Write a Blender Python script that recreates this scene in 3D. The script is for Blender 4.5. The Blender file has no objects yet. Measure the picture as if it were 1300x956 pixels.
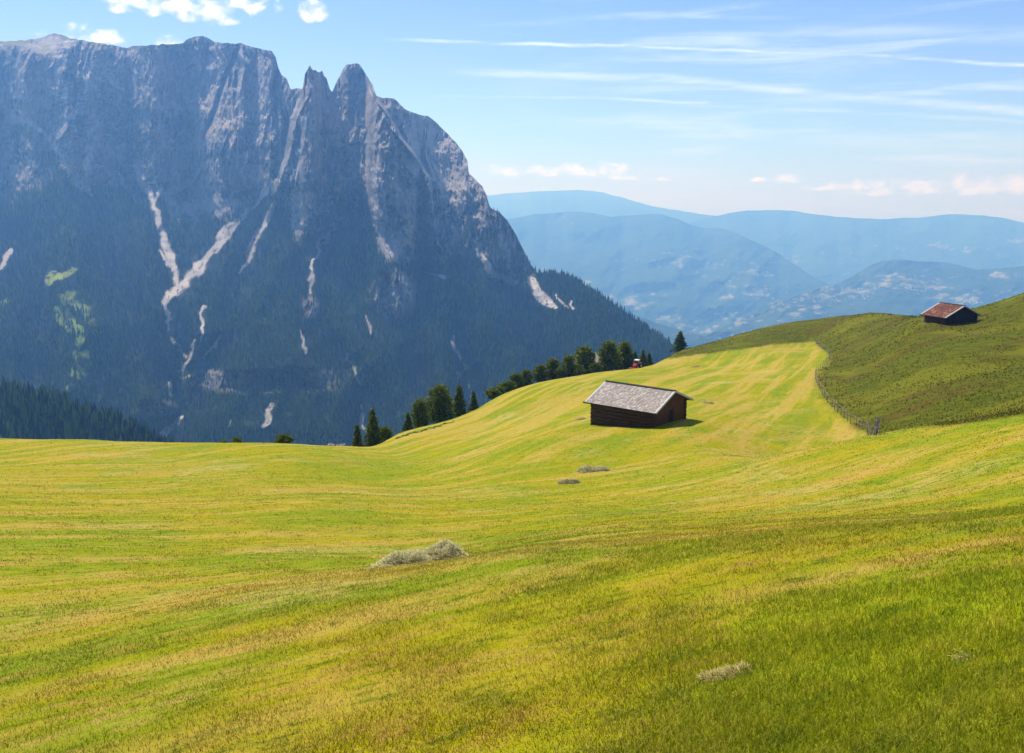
import bpy, bmesh, math, random
import numpy as np
from mathutils import Vector, Matrix

# ------------------------------------------------------------------ basics
R = math.radians
rng = np.random.default_rng(7)
random.seed(7)
scene = bpy.context.scene
COL = scene.collection
F, CX, CY = 1126.0, 650.0, 478.0            # focal length and centre in pixels of the 1300x956 frame
PITCH = math.atan((478 - 255) / F)
SUN_AZ, SUN_EL = R(-36), R(54)

def ray(px, py):
    """horizontal-right, forward, up components of a view direction, scaled so that forward = 1"""
    px = np.asarray(px, float); py = np.asarray(py, float)
    cy = -(py - CY) / F
    y = math.cos(PITCH) + cy * math.sin(PITCH)
    z = -math.sin(PITCH) + cy * math.cos(PITCH)
    return (px - CX) / F / y, z / y

def P(px, py, Y):
    u, e = ray(px, py)
    return np.array([u * Y, Y, e * Y])

def smooth(a, b, x):
    t = np.clip((np.asarray(x, float) - a) / (b - a), 0, 1)
    return t * t * (3 - 2 * t)

# ------------------------------------------------------------------ numpy noise
_perm = np.random.default_rng(3).random(65536)
def _h(i, j, k):
    return _perm[(i * 73856093 ^ j * 19349663 ^ k * 83492791) & 65535]
def vnoise(x, y, z=0.0):
    x, y, z = np.broadcast_arrays(np.asarray(x, float), np.asarray(y, float), np.asarray(z, float))
    xi = np.floor(x).astype(np.int64); yi = np.floor(y).astype(np.int64); zi = np.floor(z).astype(np.int64)
    fx, fy, fz = x - xi, y - yi, z - zi
    fx = fx * fx * (3 - 2 * fx); fy = fy * fy * (3 - 2 * fy); fz = fz * fz * (3 - 2 * fz)
    def l(a, b, t): return a + (b - a) * t
    c = [[[ _h(xi + a, yi + b, zi + d) for d in (0, 1)] for b in (0, 1)] for a in (0, 1)]
    return l(l(l(c[0][0][0], c[1][0][0], fx), l(c[0][1][0], c[1][1][0], fx), fy),
             l(l(c[0][0][1], c[1][0][1], fx), l(c[0][1][1], c[1][1][1], fx), fy), fz)
def fbm(x, y, z=0.0, o=4, g=0.5):
    s = 0; a = 1; n = 0
    for k in range(o):
        s = s + a * (vnoise(x * 2 ** k + 17.3 * k, y * 2 ** k + 5.1 * k, np.asarray(z) * 2 ** k) * 2 - 1); n += a; a *= g
    return s / n
def ridged(x, y, z=0.0, o=4, g=0.5):
    s = 0; a = 1; n = 0
    for k in range(o):
        s = s + a * (1 - np.abs(vnoise(x * 2 ** k + 9.7 * k, y * 2 ** k + 3.3 * k, np.asarray(z) * 2 ** k) * 2 - 1)); n += a; a *= g
    return s / n

# ------------------------------------------------------------------ object helpers
def tag(o, label=None, cat=None, group=None, kind=None):
    if label: o['label'] = label
    if cat: o['category'] = cat
    if group: o['group'] = group
    if kind: o['kind'] = kind
    return o

def link(name, me, mat=None, parent=None):
    o = bpy.data.objects.new(name, me); COL.objects.link(o)
    if mat is not None and me is not None:
        me.materials.clear()
        for m in (mat if isinstance(mat, (list, tuple)) else [mat]): me.materials.append(m)
    if parent: o.parent = parent
    return o

def thing(name, loc, label, cat, rotz=0.0, group=None):
    o = bpy.data.objects.new(name, None); COL.objects.link(o)
    o.location = loc; o.rotation_euler = (0, 0, rotz); o.empty_display_size = 0.3
    return tag(o, label, cat, group)

def np_mesh(name, verts, faces, attrs=None, smooth_shade=False):
    """verts (n,3); faces (m,k) with one k"""
    verts = np.ascontiguousarray(verts, dtype=np.float32); faces = np.ascontiguousarray(faces, dtype=np.int32)
    k = faces.shape[1]
    me = bpy.data.meshes.new(name)
    me.vertices.add(len(verts)); me.vertices.foreach_set('co', verts.ravel())
    me.loops.add(faces.size); me.loops.foreach_set('vertex_index', faces.ravel())
    me.polygons.add(len(faces))
    me.polygons.foreach_set('loop_start', np.arange(0, faces.size, k, dtype=np.int32))
    me.polygons.foreach_set('use_smooth', np.full(len(faces), smooth_shade))
    me.update(calc_edges=True)
    for an, av in (attrs or {}).items():
        a = me.attributes.new(an, 'FLOAT', 'POINT'); a.data.foreach_set('value', np.ascontiguousarray(av, dtype=np.float32).ravel())
    return me

def grid_faces(nr, nc, wrap=False):
    i = np.arange(nr - 1)[:, None]; j = np.arange(nc if wrap else nc - 1)[None, :]
    j2 = (j + 1) % nc
    return np.stack([i * nc + j, i * nc + j2, (i + 1) * nc + j2, (i + 1) * nc + j], -1).reshape(-1, 4)

class MB:
    """collects simple solids and links them as one mesh"""
    def __init__(self): self.v = []; self.f = []
    def add(self, vs, fs):
        b = len(self.v); self.v += [tuple(map(float, p)) for p in vs]; self.f += [tuple(b + i for i in f) for f in fs]; return self
    def hexa(self, a):                       # 8 corners: 0-3 bottom ccw, 4-7 top
        return self.add(a, [(3, 2, 1, 0), (4, 5, 6, 7), (0, 1, 5, 4), (1, 2, 6, 5), (2, 3, 7, 6), (3, 0, 4, 7)])
    def box(self, x0, x1, y0, y1, z0, z1, M=None):
        p = [(x0, y0, z0), (x1, y0, z0), (x1, y1, z0), (x0, y1, z0), (x0, y0, z1), (x1, y0, z1), (x1, y1, z1), (x0, y1, z1)]
        if M is not None: p = [tuple(M @ Vector(q)) for q in p]
        return self.hexa(p)
    def tube(self, pts, rad, n=8, cap=True):
        pts = [Vector(p) for p in pts]
        rad = rad if isinstance(rad, (list, tuple)) else [rad] * len(pts)
        rings = []
        for i, p in enumerate(pts):
            d = (pts[min(i + 1, len(pts) - 1)] - pts[max(i - 1, 0)]).normalized()
            a = d.cross(Vector((0, 0, 1)) if abs(d.z) < 0.95 else Vector((1, 0, 0))).normalized(); b = d.cross(a)
            rings.append([p + (a * math.cos(t) + b * math.sin(t)) * rad[i] for t in [2 * math.pi * k / n for k in range(n)]])
        vs = [q for r in rings for q in r]; fs = []
        for i in range(len(pts) - 1):
            for k in range(n):
                fs.append((i * n + k, i * n + (k + 1) % n, (i + 1) * n + (k + 1) % n, (i + 1) * n + k))
        if cap: fs += [tuple(range(n - 1, -1, -1)), tuple((len(pts) - 1) * n + k for k in range(n))]
        return self.add(vs, fs)
    def disc_x(self, c, r, w, n=20, bev=0.15):    # wheel about the x axis
        prof = [(-w / 2, r * (1 - bev)), (-w / 2 * .6, r), (w / 2 * .6, r), (w / 2, r * (1 - bev))]
        vs = []; fs = []
        for x, q in prof:
            vs += [(c[0] + x, c[1] + q * math.cos(2 * math.pi * k / n), c[2] + q * math.sin(2 * math.pi * k / n)) for k in range(n)]
        for i in range(3):
            for k in range(n): fs.append((i * n + k, i * n + (k + 1) % n, (i + 1) * n + (k + 1) % n, (i + 1) * n + k))
        fs += [tuple(range(n)), tuple(3 * n + k for k in range(n - 1, -1, -1))]
        return self.add(vs, fs)
    def mesh(self, name, shade=False):
        me = bpy.data.meshes.new(name); me.from_pydata(self.v, [], self.f); me.update()
        bm = bmesh.new(); bm.from_mesh(me); bmesh.ops.recalc_face_normals(bm, faces=bm.faces); bm.to_mesh(me); bm.free()
        if shade: me.polygons.foreach_set('use_smooth', [True] * len(me.polygons))
        return me
    def build(self, name, mat, parent=None, shade=False):
        return link(name, self.mesh(name, shade), mat, parent)

# ------------------------------------------------------------------ shader helpers
class NT:
    def __init__(self, tree): self.t = tree; self.n = tree.nodes; self.l = tree.links
    def node(self, typ, **kw):
        n = self.n.new(typ)
        for k, v in kw.items(): setattr(n, k, v)
        return n
    def put(self, sock, v):
        if isinstance(v, bpy.types.NodeSocket): self.l.new(v, sock)
        elif v is not None:
            if sock.type == 'RGBA' and len(v) == 3: v = (*v, 1)
            sock.default_value = v
    def m(self, op, a, b=None, c=None, clamp=False):
        n = self.node('ShaderNodeMath', operation=op); n.use_clamp = clamp
        for i, x in enumerate((a, b, c)):
            if x is not None: self.put(n.inputs[i], x)
        return n.outputs[0]
    def add(self, a, b): return self.m('ADD', a, b)
    def sub(self, a, b): return self.m('SUBTRACT', a, b)
    def mul(self, a, b): return self.m('MULTIPLY', a, b)
    def step(self, x, a, b):
        n = self.node('ShaderNodeMapRange', interpolation_type='SMOOTHSTEP')
        self.put(n.inputs['Value'], x); n.inputs['From Min'].default_value = a; n.inputs['From Max'].default_value = b
        return n.outputs['Result']
    def mix(self, f, a, b, mode='MIX'):
        n = self.node('ShaderNodeMix', data_type='RGBA', blend_type=mode)
        self.put(n.inputs[0], f); self.put(n.inputs[6], a); self.put(n.inputs[7], b)
        return n.outputs[2]
    def noise(self, vec, scale, detail=3.0, rough=0.5, dist=0.0):
        n = self.node('ShaderNodeTexNoise'); self.put(n.inputs['Vector'], vec)
        n.inputs['Scale'].default_value = scale; n.inputs['Detail'].default_value = detail
        n.inputs['Roughness'].default_value = rough; n.inputs['Distortion'].default_value = dist
        return n.outputs['Fac']
    def mapping(self, vec, scale=(1, 1, 1), rot=(0, 0, 0), loc=(0, 0, 0)):
        n = self.node('ShaderNodeMapping'); self.put(n.inputs['Vector'], vec)
        n.inputs['Scale'].default_value = scale; n.inputs['Rotation'].default_value = rot; n.inputs['Location'].default_value = loc
        return n.outputs[0]
    def along(self, vec, deg, a, b):
        """turn so that direction deg lies on x, then stretch"""
        return self.mapping(self.mapping(vec, rot=(0, 0, R(-deg))), scale=(a, b, 0.0))
    def pos(self): return self.node('ShaderNodeNewGeometry').outputs['Position']
    def obj(self): return self.node('ShaderNodeTexCoord').outputs['Object']
    def attr(self, name): return self.node('ShaderNodeAttribute', attribute_name=name).outputs['Fac']
    def bump(self, h, strength=0.5, dist=0.1):
        n = self.node('ShaderNodeBump'); self.put(n.inputs['Height'], h)
        n.inputs['Strength'].default_value = strength; n.inputs['Distance'].default_value = dist
        return n.outputs[0]

def new_mat(name):
    m = bpy.data.materials.new(name); m.use_nodes = True
    m.node_tree.nodes.clear()
    t = NT(m.node_tree)
    out = t.node('ShaderNodeOutputMaterial')
    return m, t, out

def finish(t, out, color, rough=0.9, normal=None, spec=0.2, translucent=None, tcol=None):
    b = t.node('ShaderNodeBsdfPrincipled'); t.put(b.inputs['Base Color'], color); t.put(b.inputs['Roughness'], rough)
    b.inputs['Specular IOR Level'].default_value = spec
    if normal is not None: t.put(b.inputs['Normal'], normal)
    sh = b.outputs[0]
    if translucent:
        tr = t.node('ShaderNodeBsdfTranslucent'); t.put(tr.inputs['Color'], tcol if tcol is not None else color)
        mx = t.node('ShaderNodeMixShader'); mx.inputs[0].default_value = translucent
        t.l.new(sh, mx.inputs[1]); t.l.new(tr.outputs[0], mx.inputs[2]); sh = mx.outputs[0]
    t.l.new(sh, out.inputs['Surface'])

def simple_mat(name, c1, c2, scale=3.0, rough=0.85, stretch=(1, 1, 1), bump=0.3, spec=0.2, dist=0.02):
    m, t, out = new_mat(name)
    v = t.mapping(t.obj(), scale=stretch)
    n = t.noise(v, scale, 5, 0.6)
    finish(t, out, t.mix(t.step(n, 0.3, 0.7), c1, c2), rough, t.bump(n, bump, dist), spec)
    return m

# ------------------------------------------------------------------ near terrain: the meadow hills
def ys(Y):                                   # real distances: the far meadows stretch a little
    return Y * (1.0 + 0.2 * float(smooth(20, 50, Y)))
CTRL = [  # image column, row, forward distance: survey points of the meadow
 (0,700,23),(0,640,36),(0,600,52),(0,575,66),(0,558.5,84),
 (-150,640,34),(-150,575,62),(-150,556,84),
 (200,720,21),(200,640,38),(200,590,60),(200,562.5,82),(100,559.5,83),(300,565,84),(370,566.5,86),
 (440,640,38),(440,600,58),(440,567,88),
 (535,710,23),(535,640,41),(535,600,62),(590,577,72),(500,575,84),
 (720,613,49),(755,597,54),(700,650,36),(700,560,66),
 (830,580,58),(900,650,31),(900,600,47),(900,580,55),
 (1000,574,52),(1060,564,53),(1117,553,54),(1200,540,53),(1300,525,51),(1450,500,49),
 (1000,620,36),(1150,640,25),(1150,590,36),(1300,640,20),(1300,580,31),(1450,560,30),
 (825,543,74),(750,541,77),(868,533,78),
 (1000,542,82),(900,500,108),(800,500,112),(700,530,98),(620,540,102),(560,550,98),
 (1000,480,125),(1000,450,160),(1035,433,190),(900,460,165),(820,467,178),(770,476,172),(700,490,160),(620,513,140),(560,538,118),(500,553,104),
 (960,520,96),(1085,546,80),(1112,552,74),
 (1175,408,138),(1210,412,134),(1240,404,139),(1300,372,158),(1450,330,175),
 (1110,396.5,196),(1060,402,210),(1010,408,215),(960,418,214),(920,430,208),(880,442,202),(850,452,192),(1150,401,184),(1176,401,172),
 (1300,450,104),(1300,500,78),(1200,500,86),(1200,450,110),(1100,500,104),(1100,450,140),(1450,440,95),(1450,480,70)]
CREST = {(0,558.5),(-150,556),(100,559.5),(200,562.5),(300,565),(370,566.5),(440,567),(500,553),(560,538),(620,513),(700,490),(770,476),
         (820,467),(850,452),(880,442),(920,430),(960,418),(1010,408),(1060,402),(1110,396.5),(1150,401),(1300,372),(1450,330)}
PA, PB = 0.16, -0.288                        # slope of the hillside we stand on
pts = []
for px, py, Y in CTRL:
    Y = ys(Y); u, e = ray(px, py); u = float(u); e = float(e)
    th = math.atan(u); r = Y * math.hypot(1, u)
    pts.append((th, math.log(r), e * Y / r + 1.7 / r))
    if (px, py) in CREST:
        for k, d in ((1.16, 0.03), (1.5, 0.14), (2.3, 0.3)):
            pts.append((th, math.log(r * k), (e - d) * Y / r + 1.7 / (r * k)))
for px in (0, 1000, 1117, 1200, 1300, 1450):   # the dip behind the near fold on the right
    if px < 900: continue
    row = {1000: 574, 1117: 553, 1200: 540, 1300: 525, 1450: 500}[px]
    Y = ys(60); u, e = ray(px, row); u = float(u); e = float(e) - 0.012
    r = Y * math.hypot(1, u); pts.append((math.atan(u), math.log(r), e * Y / r + 1.7 / r))
for th in np.radians([-42, -28, -14, 0, 14, 28, 42]):
    for r in (0.5, 1.2, 3, 6, 9.5, 13):
        if r > 12 and th > 0.2: continue
        pts.append((th, math.log(r), PA * math.sin(th) + PB * math.cos(th)))
pts = np.array(pts)
AX = np.array([3.0, 1.0])
_q = pts[:, :2] * AX
def _U(d2): return 0.5 * d2 * np.log(d2 + 1e-12)
_n = len(_q)
_K = _U(((_q[:, None] - _q[None]) ** 2).sum(-1)) + 2e-4 * np.eye(_n)
_Pm = np.hstack([np.ones((_n, 1)), _q])
_A = np.block([[_K, _Pm], [_Pm.T, np.zeros((3, 3))]])
_w = np.linalg.solve(_A, np.concatenate([pts[:, 2], np.zeros(3)]))
def tps(th, lr):
    q = np.stack([th, lr], -1).reshape(-1, 2) * AX; o = np.empty(len(q))
    for i in range(0, len(q), 20000):
        c = q[i:i + 20000]
        o[i:i + 20000] = _U(((c[:, None] - _q[None]) ** 2).sum(-1)) @ _w[:_n] + _w[_n] + c @ _w[_n + 1:]
    return o.reshape(np.shape(th))

T_LIM = R(43)
TH = np.concatenate([np.linspace(-math.pi, -T_LIM, 40, endpoint=False), np.linspace(-T_LIM, T_LIM, 700), np.linspace(T_LIM, math.pi, 41)[1:-1]])
LR = np.linspace(math.log(0.4), math.log(420), 640)
_thc = np.clip(TH, -T_LIM, T_LIM)
Dm = tps(*np.meshgrid(np.linspace(-T_LIM, T_LIM, 120), LR, indexing='ij'))       # smooth field, then resampled
_fi = (_thc + T_LIM) / (2 * T_LIM) * 119; _i0 = np.clip(_fi.astype(int), 0, 118); _ft = (_fi - _i0)[:, None]
Dg = Dm[_i0] * (1 - _ft) + Dm[_i0 + 1] * _ft
for k, th in enumerate(TH):                  # behind us the hillside closes round
    if abs(th) > T_LIM:
        w = 0.5 + 0.5 * math.sin((abs(th) - T_LIM) / (math.pi - T_LIM) * math.pi / 2 - math.pi / 2) if False else (abs(th) - T_LIM) / (math.pi - T_LIM) * 0.5
        a, b = (0, 119) if th < 0 else (119, 0)
        Dg[k] = Dm[a] * (1 - w) + Dm[b] * w
RR = np.exp(LR)
ZG = -1.7 + Dg * RR[None, :]
GX = np.sin(TH)[:, None] * RR[None]; GY = np.cos(TH)[:, None] * RR[None]
ZG = ZG + 0.05 * fbm(GX * 0.45, GY * 0.45, o=3) * smooth(2, 8, RR)[None] + 0.16 * fbm(GX * 0.09, GY * 0.09, 3.0, o=3) * smooth(10, 50, RR)[None]

def H(x, y):
    """height of the meadow at a point in front of us (bilinear on the mesh)"""
    x = np.asarray(x, float); y = np.asarray(y, float)
    th = np.arctan2(x, y); r = np.hypot(x, y)
    a = np.minimum(np.interp(th, TH, np.arange(len(TH))), len(TH) - 1.001); b = np.clip((np.log(r) - LR[0]) / (LR[1] - LR[0]), 0, len(LR) - 1.001)
    ai = a.astype(int); bi = b.astype(int); fa = a - ai; fb = b - bi
    return (ZG[ai, bi] * (1 - fa) * (1 - fb) + ZG[ai + 1, bi] * fa * (1 - fb) + ZG[ai, bi + 1] * (1 - fa) * fb + ZG[ai + 1, bi + 1] * fa * fb)

_Y = np.exp(np.linspace(math.log(3), math.log(330), 3000))
def ground_at(px, py):
    """where the line of sight meets the meadow"""
    u, e = ray(px, py); g = H(u * _Y, _Y) - e * _Y
    k = np.argmax(g > 0)
    if g[k] <= 0: k = int(np.argmax(g / _Y))
    return np.array([float(u) * _Y[k], _Y[k], float(H(float(u) * _Y[k], _Y[k]))])
def crest_at(px, lo=70, off=0.0):
    u, _ = ray(px, 500); m = _Y > lo
    yy = _Y[m]; k = int(np.argmax(H(u * yy, yy) / yy)); y = yy[k] + off
    return np.array([float(u) * y, y, float(H(float(u) * y, y))])

def inside(poly, x, y):
    c = np.zeros(np.shape(x), bool); n = len(poly)
    for i in range(n):
        x1, y1 = poly[i]; x2, y2 = poly[(i + 1) % n]
        if y1 == y2: continue
        c ^= ((y1 > y) != (y2 > y)) & (x < (x2 - x1) * (y - y1) / (y2 - y1) + x1)
    return c

FENCE_PX = [(1116,549),(1112,553),(1101,547),(1094,546),(1087,542),(1080,538),(1072,531),(1063,524),(1056,517),(1050,511),(1046,505),(1042,498),(1038,490),(1035,482),(1036,475),(1041,470),(1047,465),(1052,459),(1054,452),(1050,448),(1045,444),(1040,440),(1037,437),(1035,432.5)]
FENCE = [ground_at(*p) for p in FENCE_PX]
# the uncut pasture lies right of the fence and above the cut hay meadow
_edge = [(f[0], f[1]) for f in FENCE] + [tuple(ground_at(*p)[:2]) for p in [(1005,436),(960,441),(920,446),(880,451),(858,455)]]
_ne = [tuple(ground_at(*p)[:2]) for p in [(1300,527),(1200,542)]]
UNMOWN_POLY = _edge + [(20, 420), (420, 420), (420, 60), (90, 50)] + _ne
jx = 1.6 * fbm(GX * .25, GY * .25, 9.0, o=3); jy = 1.6 * fbm(GX * .25, GY * .25, 19.0, o=3)
unm = sum(inside(UNMOWN_POLY, GX + jx * .5 + ox, GY + jy * .5 + oy).astype(float) for ox, oy in ((0, 0), (.8, .3), (-.8, .3), (0, -1.2), (0, 1.2))) / 5
def lush_at(x, y):                            # greener, longer grass on our own slope
    r = np.hypot(x, y); th = np.arctan2(x, y)
    n = fbm(x * .38, y * .38, 4.0, o=4)
    t = (-0.486 * x + 0.874 * y)              # distance down the slope
    return np.clip(.85 * smooth(6.5, 3.5, t + 7 * n) * smooth(-.05, .4, th) + 0.6 * smooth(.5, .95, 1 - np.abs(t - 8.6 - 2.2 * n) / 3.0) * smooth(-.1, .25, th), 0, 1)
lush = lush_at(GX, GY) * (RR[None] < 60)

m_meadow_nodes = {}
def meadow_color(t):
    p = t.pos()
    # swaths left by the mower: along our slope near by, up the hill farther away
    a = t.along(p, 27, 0.07, 0.50)
    b = t.along(p, 66, 0.022, 0.33)
    sepp = t.node('ShaderNodeSeparateXYZ'); t.put(sepp.inputs[0], p)
    far = t.step(t.m('ADD', sepp.outputs[1], t.mul(t.noise(p, 0.05, 2), 20.0)), 66, 100)
    sa = t.noise(a, 1.0, 5, 0.62, 0.6); sb = t.noise(b, 1.0, 6, 0.68, 0.12)
    sb = t.add(.5, t.mul(t.sub(sb, .49), 1.6))
    sw = t.add(t.mul(sa, t.sub(1.0, far)), t.mul(sb, far))
    patch = t.noise(p, 0.16, 5, 0.62, 0.5); fine = t.noise(t.along(p, 29, 0.45, 1.0), 3.0, 7, 0.75)
    c = t.mix(t.step(patch, 0.36, 0.64), (0.325, 0.285, 0.003), (0.20, 0.255, 0.003))
    c = t.mix(t.mul(t.step(sw, 0.485, 0.62), 0.76), c, (0.45, 0.315, 0.06))
    c = t.mix(t.mul(t.step(sw, 0.47, 0.36), 0.55), c, (0.15, 0.225, 0.008))
    c = t.mix(t.mul(t.step(fine, 0.52, 0.66), 0.8), c, (0.38, 0.22, 0.045))
    c = t.mix(t.mul(t.step(fine, 0.49, 0.35), 0.85), c, (0.095, 0.13, 0.003))
    dry = t.noise(t.along(p, 27, .05, .11), 1.0, 5, .65)
    c = t.mix(t.mul(t.step(t.add(dry, t.mul(t.sub(fine, .5), .5)), .51, .63), .55), c, t.mix(t.step(patch, .45, .6), (0.42, 0.27, 0.05), (0.47, 0.36, 0.11)))
    lu = t.attr('lush')
    c = t.mix(t.mul(lu, 0.8), c, t.mix(t.step(fine, .35, .65), (0.17, 0.245, 0.004), (0.36, 0.40, 0.008)))
    return c, fine, sw, patch, p

def make_meadow_mat():
    m, t, out = new_mat('meadow_ground')
    c, fine, sw, patch, p = meadow_color(t)
    un = t.attr('unmown')
    q = t.along(p, 12, 0.035, 0.16)
    n1 = t.noise(q, 1.0, 6, 0.65, 0.7); n2 = t.noise(p, 0.55, 6, 0.7); n3 = t.noise(p, 0.06, 4, 0.6)
    d = t.mix(t.step(n2, 0.35, 0.65), (0.070, 0.082, 0.003), (0.115, 0.120, 0.004))
    d = t.mix(t.mul(t.step(n1, 0.51, 0.61), 0.65), d, (0.095, 0.056, 0.012))
    d = t.mix(t.mul(t.step(n3, 0.5, 0.62), 0.55), d, (0.17, 0.165, 0.008))
    d = t.mix(t.mul(t.step(n1, 0.44, 0.36), 0.5), d, (0.05, 0.07, 0.004))
    col = t.mix(un, c, d)
    hgt = t.add(t.mul(t.noise(p, 1.7, 8, 0.75), 0.5), t.add(t.mul(n2, t.mul(un, .5)), t.mul(fine, 0.5)))
    finish(t, out, col, 0.95, t.bump(hgt, 0.55, 0.35), 0.05)
    return m
M_MEADOW = make_meadow_mat()
v = np.stack([GX, GY, ZG], -1)                # rows = azimuth
# outer skirt: the hill falls away to the valley
sk = []
for rr, dz in ((600, -130), (1000, -420), (1600, -760)):
    sk.append(np.stack([np.sin(TH) * rr, np.cos(TH) * rr, np.minimum(ZG[:, -1], -60) + dz], -1))
v = np.concatenate([v, np.stack(sk, 1)], 1)
nth, nr = v.shape[:2]
pad = np.zeros((nth, 3))
idx = np.arange(nth * nr).reshape(nth, nr)
ii = np.concatenate([idx, idx[:1]], 0)
fc = np.stack([ii[:-1, :-1], ii[:-1, 1:], ii[1:, 1:], ii[1:, :-1]], -1).reshape(-1, 4)
me = np_mesh('meadow', v.reshape(-1, 3), fc, {'unmown': np.concatenate([unm, pad + 1], 1), 'lush': np.concatenate([lush, pad], 1)}, True)
bmx = bmesh.new(); bmx.from_mesh(me)          # close the small hole under our feet
bmx.verts.ensure_lookup_table()
bmx.faces.new([bmx.verts[i] for i in idx[::6, 0]]); bmesh.ops.recalc_face_normals(bmx, faces=bmx.faces); bmx.to_mesh(me); bmx.free()
tag(link('meadow_ground', me, M_MEADOW), 'bright yellow green mown alpine meadow with swath stripes', kind='structure')

# ------------------------------------------------------------------ grass blades near by (nobody could count them)
def make_blade_mat():
    m, t, out = new_mat('grass_blades')
    c, fine, sw, patch, p = meadow_color(t)
    rnd = t.attr('rnd')
    c = t.mix(t.mul(t.step(rnd, 0.55, 1.0), t.sub(1.0, t.mul(t.attr('lush'), .75))), c, (0.50, 0.36, 0.09))
    hs = t.node('ShaderNodeHueSaturation'); t.put(hs.inputs['Value'], t.add(0.5, t.mul(rnd, 1.0))); t.put(hs.inputs['Color'], c)
    finish(t, out, hs.outputs[0], 0.75, None, 0.10, 0.5)
    return m
def blades(N, r0, r1, seed, height, width, th_lim=R(36)):
    g = np.random.default_rng(seed)
    th = g.uniform(-th_lim, th_lim, N); r = np.exp(g.uniform(math.log(r0), math.log(r1), N))
    x = np.sin(th) * r; y = np.cos(th) * r
    clump = fbm(x * 1.6, y * 1.6, seed, o=3)
    lu = lush_at(x, y)
    h = height * (0.45 + 0.55 * g.random(N)) * (1 + 0.9 * lu + 0.6 * clump) * (1 + 0.006 * r)
    w = width * np.maximum(r, 7) / 10 * (0.6 + 0.8 * g.random(N))
    keep = g.random(N) < (0.72 + 0.6 * clump + 0.4 * lu) * smooth(128, 40, r)
    x, y, h, w, lu, r = x[keep], y[keep], h[keep], w[keep], lu[keep], r[keep]; N = len(x)
    z = H(x, y) - 0.012
    a = g.uniform(0, 2 * math.pi, N); b = g.uniform(0, 2 * math.pi, N); lean = g.uniform(0.1, 1.3, N) * h
    base = np.stack([x, y, z], -1)
    side = np.stack([np.cos(a), np.sin(a), np.zeros(N)], -1) * (w / 2)[:, None]
    mid = base + np.stack([np.cos(b) * lean * .3, np.sin(b) * lean * .3, h * .6], -1)
    tip = base + np.stack([np.cos(b) * lean, np.sin(b) * lean, h], -1)
    V = np.stack([base - side, base + side, mid + side * .7, mid - side * .7, tip], 1).reshape(-1, 3)
    k = np.arange(N)[:, None] * 5
    T = np.concatenate([k + [0, 1, 2], k + [0, 2, 3], k + [3, 2, 4]], 0)
    rn = np.repeat(g.random(N), 5); L = np.repeat(lu, 5)
    return V, T, rn, L
parts = [blades(680000, 3.2, 120, 11, 0.042, 0.0080), blades(50000, 2.5, 16, 12, 0.07, 0.0045), blades(240000, 0.8, 16, 13, 0.042, 0.0080, R(85))]
off = 0; Vs = []; Ts = []; rs = []; Ls = []
for V, T, rn, L in parts:
    Vs.append(V); Ts.append(T + off); rs.append(rn); Ls.append(L); off += len(V)
me = np_mesh('grass', np.concatenate(Vs), np.concatenate(Ts), {'rnd': np.concatenate(rs), 'lush': np.concatenate(Ls)})
M_BLADE = make_blade_mat()
tag(link('grass', me, M_BLADE), 'short yellow green grass and stubble on the near slope', 'grass', kind='stuff')

# rough taller tufts on the uncut pasture
def tufts():
    g = np.random.default_rng(5); N = 80000
    th = g.uniform(R(4), R(36), N); r = np.exp(g.uniform(math.log(60), math.log(270), N))
    x = np.sin(th) * r; y = np.cos(th) * r
    ok = inside(UNMOWN_POLY, x, y) & (fbm(x * .12, y * .12, 2., o=3) > -.35); x, y, r = x[ok], y[ok], r[ok]; N = len(x)
    z = H(x, y) - 0.03; h = g.uniform(.06, .20, N) * (1 + .5 * fbm(x * .3, y * .3, 8., o=2)); w = r * 0.0008 * g.uniform(.6, 1.6, N)
    a = g.uniform(0, math.pi, N); l = g.uniform(-.25, .25, (N, 2))
    b = np.stack([x, y, z], -1); s = np.stack([np.cos(a), np.sin(a), a * 0], -1) * w[:, None]
    V = np.stack([b - s, b + s, b + np.stack([l[:, 0], l[:, 1], h], -1)], 1).reshape(-1, 3)
    return V, np.arange(3 * N).reshape(-1, 3), np.repeat(g.random(N), 3)
V, T, rn = tufts()
m_tuft, t, out = new_mat('pasture_tufts')
rnd = t.attr('rnd'); n3 = t.noise(t.pos(), 0.06, 4, .6)
c = t.mix(t.step(t.add(t.mul(rnd, .5), t.mul(n3, .6)), .3, .8), (0.058, 0.065, 0.003), (0.115, 0.105, 0.005))
c = t.mix(t.step(rnd, .8, 1.0), c, (0.115, 0.07, 0.015))
finish(t, out, c, 0.85, None, 0.1, 0.35)
tag(link('pasture_grass', np_mesh('pasture_grass', V, T, {'rnd': rn}), m_tuft), 'rough dark olive uncut grass right of the fence', 'grass', kind='stuff')

# ------------------------------------------------------------------ mountains: surveyed profiles
def prof(pts):
    a = np.array(pts, float)
    return lambda x: np.interp(x, a[:, 0], a[:, 1])

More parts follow.
